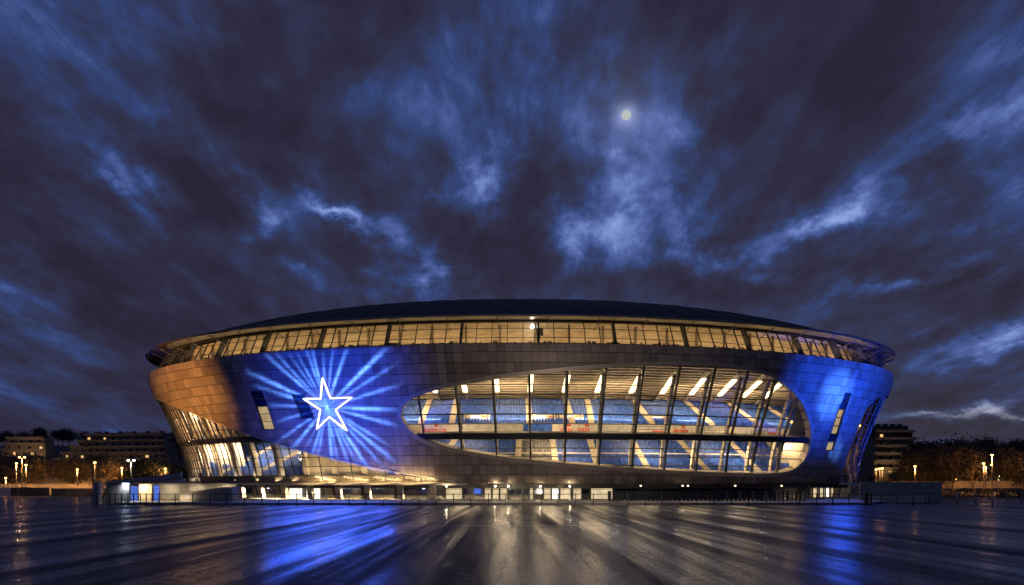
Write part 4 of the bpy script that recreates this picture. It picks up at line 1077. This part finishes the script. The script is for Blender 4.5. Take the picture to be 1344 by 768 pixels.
# added blue lights without fixtures, to strengthen the blue pool on the wet forecourt
for t, z, en in ((1.00, 10.5, 3.5e3), (1.05, 8.5, 4.5e3), (1.10, 10.0, 5.5e3), (1.15, 7.0, 5.5e3), (1.20, 9.0, 4.5e3), (1.25, 6.0, 3.5e3), (2.40, 9.0, 2.0e3), (2.46, 7.0, 2.0e3)):
    p = S(t, z, -3.3)
    light('forecourt_fill', 'SPOT', p, en*.60, (.02, .10, 1), (p.x*.75, 55, 0), spot_size=math.radians(95), spot_blend=1.0, shadow_soft_size=3.0)
for t, z, en in ((1.44, 2.5, 1.1e3), (1.53, 4.5, 1.5e3), (1.62, 2.5, 1.3e3), (1.72, 4.5, 1.3e3), (1.83, 2.0, 1.0e3), (1.95, 3.5, .9e3), (2.08, 2.0, .7e3)):   # warm lights added to brighten the tan streaks on the ground; no lamps there
    p = S(t, z, -3.3)
    light('forecourt_fill', 'SPOT', p, en*.52, (1, .74, .42), (p.x*.8, 55, 0), spot_size=math.radians(95), spot_blend=1.0, shadow_soft_size=3.0)
light('facade_fill', 'SPOT', (12, 92, .6), 2.2e4, (1, .82, .66), S(1.62, 19), spot_size=math.radians(80), spot_blend=1.0, shadow_soft_size=1.0)  # added warm fill for the dark middle of the cladding; no lamp stands there
# hall lighting
for x in (-45, -22, 0, 20, 40, 60):
    light('hall_light', 'AREA', (x, fy(x, 9), EYE+20.2), 3900, (1, .72, .38), (x, fy(x, 16), EYE+10), shape='RECTANGLE', size=12, size_y=2.0)
    light('hall_uplight', 'AREA', (x, fy(x, 13), EYE+13.6), 2200, (1, .72, .36), (x, fy(x, 14), EYE+24), shape='RECTANGLE', size=14, size_y=2.0)
for x in (-64, -52, -36, -12, 10, 30, 48, 64):
    light('hall_light', 'AREA', (x, fy(x, 4.6), EYE+8.4), 1600 if x > -30 else 600, (1, .74, .42), (x, fy(x, 11), EYE+4), shape='RECTANGLE', size=10 if x > -40 else 3, size_y=1.2)
for t in (1.39, 1.47, 1.55, 1.62, 1.7, 1.78, 1.86, 1.94, 2.02, 2.1, 2.19):   # unseen fill added at the oval window sill to light columns and reveal
    zb = span_oval(t)[0]+.5
    light('sill_fill', 'AREA', S(t, zb, 1.3), 220, (1, .80, .5), S(t, zb+9, 2.0), shape='RECTANGLE', size=2, size_y=.3)
for t in (0, .12, .24, .36, .48, .60, .72, .82):   # washes the inner wall behind the west glazing
    for z in (6.6, 16.0):
        if z < zdiag(t)+1: light('concourse_light', 'AREA', S(t, z, 2.4), 1250, (1, .80, .52), S(t, z-3, 8), shape='RECTANGLE', size=6, size_y=1)
    light('concourse_light', 'AREA', S(t, .6, 1.0), 330, (1, .82, .54), S(t, 8, 1.6), shape='RECTANGLE', size=4, size_y=.4)
for t in (.90, .96, 1.05, 1.14, 1.22, 1.31):   # added fill, no real lamps, lighting the raking columns from in front
    light('column_fill', 'AREA', S(t, .5, .85), 260 if t < 1.1 else 110, (1, .82, .54), S(t, 8, 1.5), shape='RECTANGLE', size=5, size_y=.3)
for x in (-40, -33, -26, -19):
    light('lobby_light', 'AREA', (x, fy(x, 1.9), EYE+.5), 420, (1, .72, .36), (x, fy(x, 4.4), EYE+4.5), shape='RECTANGLE', size=7, size_y=.5)
for t in (2.62, 2.74):
    light('concourse_light', 'AREA', S(t, 5, 2.6), 700, (1, .8, .5), S(t, 3, 8), shape='RECTANGLE', size=4, size_y=1)
for c in SL:
    light('entrance_light', 'POINT', c+Vector((0, -.4, -.4)), 130, (1, .80, .5), shadow_soft_size=.15)
for t in (.75, .87, .99, 1.11, 1.22, 1.33, 1.44, 1.55, 1.66, 2.4):   # downlights in the soffit, thrown out over the pavement
    p = S(t, 0, 3.0); p.z = EYE-.15; q = S(t, 0, 1.0); q.z = 0
    light('soffit_downlight', 'AREA', p, 3200, (1, .76, .42), q, shape='RECTANGLE', size=1.6, size_y=.3)
light('ramp_light', 'AREA', (-66.8, 138.4, 3.2), 160, (.8, .88, 1), (-66.8, 139.2, 0), shape='RECTANGLE', size=1.0, size_y=.3)
for x in (-67, -62, -57, -52):
    light('ramp_light', 'AREA', (x, 144.6, 3.35), 260, (1, .80, .5), (x, 145.2, 0), shape='RECTANGLE', size=2.0, size_y=.5)
light('ramp_light', 'AREA', (-60, 139.6, .6), 160, (1, .78, .48), (-60, 143, 4.5), shape='RECTANGLE', size=8.0, size_y=.3)
for x, y, z in ((-228, 400, 13), (-215, 396, 13), (-196, 398, 13), (-180, 400, 12), (-250, 408, 20), (150, 312, 6)):   # invented warm lights that brighten the walls of the flats
    light('flats_fill', 'POINT', (x, y, z), 3200, (1, .6, .3), shadow_soft_size=.5)
# moonlight
sl = bpy.data.lights.new('moonlight', 'SUN'); sl.energy = .012; sl.angle = math.radians(2); sl.color = (.75, .82, 1)
so = bpy.data.objects.new('moonlight', sl); COL.objects.link(so); so.rotation_euler = (-Vector((150, 1055, 485))).to_track_quat('-Z', 'Y').to_euler()

# ------------------------------------------------------------------ sky
world = bpy.data.worlds.new('World'); scene.world = world; world.use_nodes = True
nt = world.node_tree; nt.nodes.clear()
wo = nt.nodes.new('ShaderNodeOutputWorld'); bg = nt.nodes.new('ShaderNodeBackground'); nt.links.new(bg.outputs[0], wo.inputs[0])
tc = nt.nodes.new('ShaderNodeTexCoord')
sky = nt.nodes.new('ShaderNodeTexSky'); sky.sky_type = 'NISHITA'; sky.sun_disc = False; sky.sun_elevation = math.radians(-4); sky.sun_rotation = math.radians(40)
sep = nt.nodes.new('ShaderNodeSeparateXYZ'); nt.links.new(tc.outputs['Generated'], sep.inputs[0])
ydir = math_(nt, 'MAXIMUM', math_(nt, 'ABSOLUTE', sep.outputs[1]), .12)
hx = math_(nt, 'DIVIDE', sep.outputs[0], ydir); hz = math_(nt, 'DIVIDE', sep.outputs[2], ydir)     # bearing and height of the sky direction
zc = math_(nt, 'ADD', math_(nt, 'MAXIMUM', sep.outputs[2], 0), .18)
cp = nt.nodes.new('ShaderNodeCombineXYZ'); nt.links.new(math_(nt, 'DIVIDE', sep.outputs[0], zc), cp.inputs[0]); nt.links.new(math_(nt, 'DIVIDE', sep.outputs[1], zc), cp.inputs[1])
def wnoise(vec, scale, det, stretch, off, rough=.6, dist=0.0):
    mp = nt.nodes.new('ShaderNodeMapping'); mp.inputs['Scale'].default_value = stretch; mp.inputs['Location'].default_value = off; nt.links.new(vec, mp.inputs[0])
    n = nt.nodes.new('ShaderNodeTexNoise'); n.inputs['Scale'].default_value = scale; n.inputs['Detail'].default_value = det; n.inputs['Roughness'].default_value = rough
    n.inputs['Distortion'].default_value = dist; nt.links.new(mp.outputs[0], n.inputs['Vector']); return n
big = wnoise(cp.outputs[0], 1.15, 6, (1.0, .42, 1), (3.1, 1.7, 0), .55, .4).outputs['Fac']
mid = wnoise(cp.outputs[0], 3.2, 8, (1.0, .46, 1), (7.3, 4.2, 0), .6, .3).outputs['Fac']
# warped bearing / height so the gaps in the cloud get ragged edges
hv = nt.nodes.new('ShaderNodeCombineXYZ'); nt.links.new(hx, hv.inputs[0]); nt.links.new(hz, hv.inputs[1])
wp = wnoise(hv.outputs[0], 9.0, 6, (1, 1.5, 1), (0, 0, 0), .65)
wv_ = vmath(nt, 'SUBTRACT', wp.outputs['Color'], (.5, .5, .5)); wv_ = vmath(nt, 'MULTIPLY', wv_.outputs[0], (.12, .085, 0))
hw = vmath(nt, 'ADD', hv.outputs[0], wv_.outputs[0])
s2 = nt.nodes.new('ShaderNodeSeparateXYZ'); nt.links.new(hw.outputs[0], s2.inputs[0])
GAPS = [(0.0265, 0.5175, 0.1251, 0.1066, 0.000, -0.1),
        (0.0000, 0.1479, 1.1374, 0.1066, 0.000, -0.13),
        (-0.5801, 0.2900, 0.2616, 0.1896, 0.000, -0.05),
        (0.1782, 0.3991, 0.0796, 0.0711, -0.175, 0.16),
        (-0.0303, 0.3991, 0.0682, 0.0474, 0.000, 0.12),
        (-0.0303, 0.3611, 0.0302, 0.0427, -0.262, 0.288),
        (0.1024, 0.3137, 0.0682, 0.0474, 0.000, 0.06),
        (0.2445, 0.2995, 0.1024, 0.0296, 0.209, 0.11),
        (0.4152, 0.3327, 0.0796, 0.0213, 0.524, 0.2),
        (-0.3052, 0.3327, 0.0344, 0.0256, 0.000, 0.24),
        (-0.1725, 0.3299, 0.0550, 0.0171, -0.262, 0.24),
        (-0.4664, 0.3754, 0.0618, 0.0284, -0.663, 0.192),
        (-0.2436, 0.3422, 0.0550, 0.0142, -0.262, 0.168),
        (-0.1014, 0.2711, 0.0192, 0.0370, -0.175, 0.24),
        (-0.2294, 0.4417, 0.1706, 0.1777, 0.000, -0.3),
        (-0.3242, 0.5649, 0.1365, 0.0829, 0.000, -0.16),
        (-0.5991, 0.4607, 0.1479, 0.1066, 0.000, -0.14),
        (-0.4000, 0.3801, 0.0910, 0.0450, -0.524, -0.22),
        (-0.5517, 0.3185, 0.2275, 0.0592, 0.000, -0.2),
        (-0.5801, 0.1858, 0.2957, 0.0829, 0.000, -0.1),
        (-0.3526, 0.2711, 0.2502, 0.0296, 0.000, -0.1),
        (0.3867, 0.5175, 0.1365, 0.0889, 0.175, -0.26),
        (0.3204, 0.4701, 0.0796, 0.0948, 0.000, -0.12),
        (0.5479, 0.3564, 0.1706, 0.0652, 0.489, -0.3),
        (0.0597, 0.3896, 0.0682, 0.0379, 0.000, -0.34),
        (0.3204, 0.2502, 0.1365, 0.0190, 0.140, -0.22),
        (0.4815, 0.2900, 0.1365, 0.0474, 0.262, -0.22),
        (-0.0209, 0.2806, 0.0682, 0.0379, 0.000, -0.18),
        (0.1308, 0.3488, 0.0398, 0.0118, 0.087, -0.2),
        (0.4815, 0.1573, 0.0682, 0.0474, 0.000, -0.1),
        (-0.4739, 0.3754, 0.0412, 0.0156, -0.698, 0.288),
        (-0.3100, 0.3355, 0.0247, 0.0171, 0.524, 0.368),
        (-0.3242, 0.3801, 0.0220, 0.0114, -0.960, 0.176),
        (-0.1820, 0.3261, 0.0550, 0.0128, -0.384, 0.368),
        (-0.2294, 0.3422, 0.0344, 0.0085, -0.349, 0.24),
        (-0.1014, 0.2758, 0.0124, 0.0370, -0.262, 0.272),
        (-0.2720, 0.2664, 0.0275, 0.0085, -0.349, 0.224),
        (-0.1630, 0.2711, 0.0114, 0.0095, 0.000, 0.2),
        (-0.0303, 0.3754, 0.0275, 0.0483, -0.262, 0.336),
        (-0.0796, 0.3469, 0.0220, 0.0142, 0.000, 0.208),
        (0.0834, 0.3185, 0.0467, 0.0569, -0.524, 0.32),
        (0.0692, 0.2900, 0.0159, 0.0166, 0.000, 0.2),
        (0.1687, 0.3706, 0.0522, 0.0853, 0.000, 0.176),
        (0.1450, 0.3090, 0.0318, 0.0166, 0.000, 0.13),
        (0.2445, 0.2948, 0.0962, 0.0171, 0.175, 0.288),
        (0.3678, 0.3185, 0.0756, 0.0128, 0.314, 0.272),
        (0.4436, 0.3659, 0.0962, 0.0100, 0.611, 0.192),
        (0.5810, 0.4512, 0.0825, 0.0199, 0.436, 0.272),
        (0.3299, 0.5365, 0.0682, 0.0261, 0.698, 0.05),
        (0.2588, 0.5318, 0.0569, 0.0284, 0.698, 0.16),
        (0.0645, 0.5460, 0.1479, 0.0948, 0.000, 0.05),
        (0.0265, 0.4701, 0.0796, 0.0711, 0.000, 0.1),
        (-0.1441, 0.4796, 0.0569, 0.0379, -0.698, 0.18),
        (-0.4190, 0.4512, 0.1024, 0.0237, -0.611, 0.14),
        (-0.5422, 0.4227, 0.1024, 0.0166, -0.436, 0.1),
        (0.4531, 0.2445, 0.0412, 0.0114, 0.175, 0.24),
        (0.5005, 0.2502, 0.0550, 0.0085, 0.175, 0.208),
        (0.6047, 0.2711, 0.0687, 0.0128, 0.209, 0.288),
        (0.5479, 0.1716, 0.1237, 0.0213, 0.175, 0.4),
        (0.6237, 0.1858, 0.0550, 0.0142, 0.262, 0.28),
        (0.4626, 0.1668, 0.0455, 0.0095, 0.087, 0.15),
        (0.5953, 0.0863, 0.1237, 0.0071, 0.035, 0.44),
        (0.5052, 0.0882, 0.0275, 0.0043, 0.052, 0.32),
        (-0.5611, 0.2379, 0.1251, 0.0095, -0.140, 0.1),
        (-0.4853, 0.2161, 0.0341, 0.0059, -0.175, 0.2),
        (-0.6180, 0.3517, 0.0682, 0.0118, -0.262, 0.08),
        (0.1687, 0.5460, 0.1820, 0.0948, 0.000, 0.05),
        (-0.1062, 0.5649, 0.1024, 0.0474, 0.000, 0.12),
        (0.3109, 0.2616, 0.0455, 0.0095, 0.175, 0.2),
        (-0.6085, 0.0341, 0.3412, 0.0711, 0.000, -0.05),
        (0.0265, 0.4133, 0.0455, 0.0355, 0.000, 0.12)]
B = None
for (cx_, cz_, rx, rz_, rot, amp) in GAPS:
    c_, s_ = math.cos(rot), math.sin(rot)
    dx = math_(nt, 'SUBTRACT', s2.outputs[0], cx_); dz = math_(nt, 'SUBTRACT', s2.outputs[1], cz_)
    u = math_(nt, 'ADD', math_(nt, 'MULTIPLY', dx, c_/rx), math_(nt, 'MULTIPLY', dz, s_/rx))
    v = math_(nt, 'ADD', math_(nt, 'MULTIPLY', dx, -s_/rz_), math_(nt, 'MULTIPLY', dz, c_/rz_))
    g_ = math_(nt, 'EXPONENT', math_(nt, 'MULTIPLY', math_(nt, 'ADD', math_(nt, 'MULTIPLY', u, u), math_(nt, 'MULTIPLY', v, v)), -1.0))
    g_ = math_(nt, 'MULTIPLY', g_, amp); B = g_ if B is None else math_(nt, 'ADD', B, g_)
fin = wnoise(cp.outputs[0], 7.5, 8, (1.0, .38, 1), (1.3, 9.2, 0), .62, .2).outputs['Fac']
ns_ = math_(nt, 'ADD', math_(nt, 'MULTIPLY', math_(nt, 'SUBTRACT', big, .5), .8), math_(nt, 'MULTIPLY', math_(nt, 'SUBTRACT', mid, .5), 1.35))
ns_ = math_(nt, 'ADD', ns_, math_(nt, 'MULTIPLY', math_(nt, 'SUBTRACT', fin, .5), .85))
ns_ = math_(nt, 'MULTIPLY', ns_, math_(nt, 'MULTIPLY_ADD', math_(nt, 'MAXIMUM', B, -.1), .8, .98))
lowf = math_(nt, 'MULTIPLY_ADD', hz, 2.2, .45); ns_ = math_(nt, 'MULTIPLY', ns_, math_(nt, 'MINIMUM', lowf, 1.0))
tot = math_(nt, 'ADD', math_(nt, 'ADD', math_(nt, 'MULTIPLY', B, .74), ns_), .288)
tot = math_(nt, 'MULTIPLY_ADD', tot, 1.22, .035)
colr = ramp(nt, tot, [(0.0, (.020, .017, .036)), (.2, (.027, .025, .056)), (.34, (.030, .036, .092)), (.48, (.033, .060, .185)), (.66, (.078, .122, .35)), (.84, (.175, .26, .60)), (1.0, (.30, .41, .78))])
# warm grey light low in the gap at the right horizon
low = nt.nodes.new('ShaderNodeMix'); low.data_type = 'RGBA'
lg = math_(nt, 'EXPONENT', math_(nt, 'MULTIPLY', math_(nt, 'POWER', math_(nt, 'DIVIDE', math_(nt, 'SUBTRACT', hz, .075), .03), 2.0), -1.0))
lg = math_(nt, 'MULTIPLY', lg, math_(nt, 'MULTIPLY', math_(nt, 'SUBTRACT', hx, .28), 3.5, clamp=True)); lg = math_(nt, 'MULTIPLY', lg, .8, clamp=True)
warm = ramp(nt, tot, [(0.0, (.018, .016, .028)), (.34, (.028, .028, .055)), (.5, (.06, .062, .095)), (.68, (.22, .21, .21)), (1.0, (.55, .5, .42))])
nt.links.new(lg, low.inputs[0]); nt.links.new(colr, low.inputs[6]); nt.links.new(warm, low.inputs[7])
# soft aureole of the moon in thin cloud
md = Vector((150, 1055, 485)).normalized()
dm = vmath(nt, 'DOT_PRODUCT', tc.outputs['Generated'], tuple(md)).outputs['Value']
au = math_(nt, 'EXPONENT', math_(nt, 'MULTIPLY', math_(nt, 'SUBTRACT', dm, 1.0), 16000.0))
au2 = math_(nt, 'EXPONENT', math_(nt, 'MULTIPLY', math_(nt, 'SUBTRACT', dm, 1.0), 700.0))
an = vmath(nt, 'SCALE', (.20, .22, .26)); nt.links.new(au, an.inputs['Scale'])
an2 = vmath(nt, 'SCALE', (.025, .025, .03)); nt.links.new(au2, an2.inputs['Scale'])
sm_ = vmath(nt, 'ADD', low.outputs[2], an.outputs[0]); sm_ = vmath(nt, 'ADD', sm_.outputs[0], an2.outputs[0])
skl = vmath(nt, 'SCALE', sky.outputs[0]); skl.inputs['Scale'].default_value = .05
sm_ = vmath(nt, 'ADD', sm_.outputs[0], skl.outputs[0])
nt.links.new(sm_.outputs[0], bg.inputs['Color']); bg.inputs['Strength'].default_value = 1.0

# ------------------------------------------------------------------ camera and render
cam = bpy.data.cameras.new('camera'); co = bpy.data.objects.new('camera', cam); COL.objects.link(co); scene.camera = co
co.location = (0, 0, EYE); co.rotation_euler = (math.radians(90), 0, 0)
cam.sensor_width = 36; cam.lens = 36*1055/1344; cam.shift_y = (636-384)/1344; cam.clip_end = 20000; cam.clip_start = .1
vs = scene.view_settings; vs.view_transform = 'Standard'; vs.look = 'None'; vs.exposure = 0; vs.gamma = 1; vs.use_curve_mapping = False
scene.render.engine = 'CYCLES'; cy = scene.cycles
cy.use_denoising = True; cy.max_bounces = 6; cy.diffuse_bounces = 3; cy.glossy_bounces = 3; cy.transparent_max_bounces = 12; cy.sample_clamp_indirect = 4.0; cy.sample_clamp_direct = 0
cy.caustics_reflective = False; cy.caustics_refractive = False
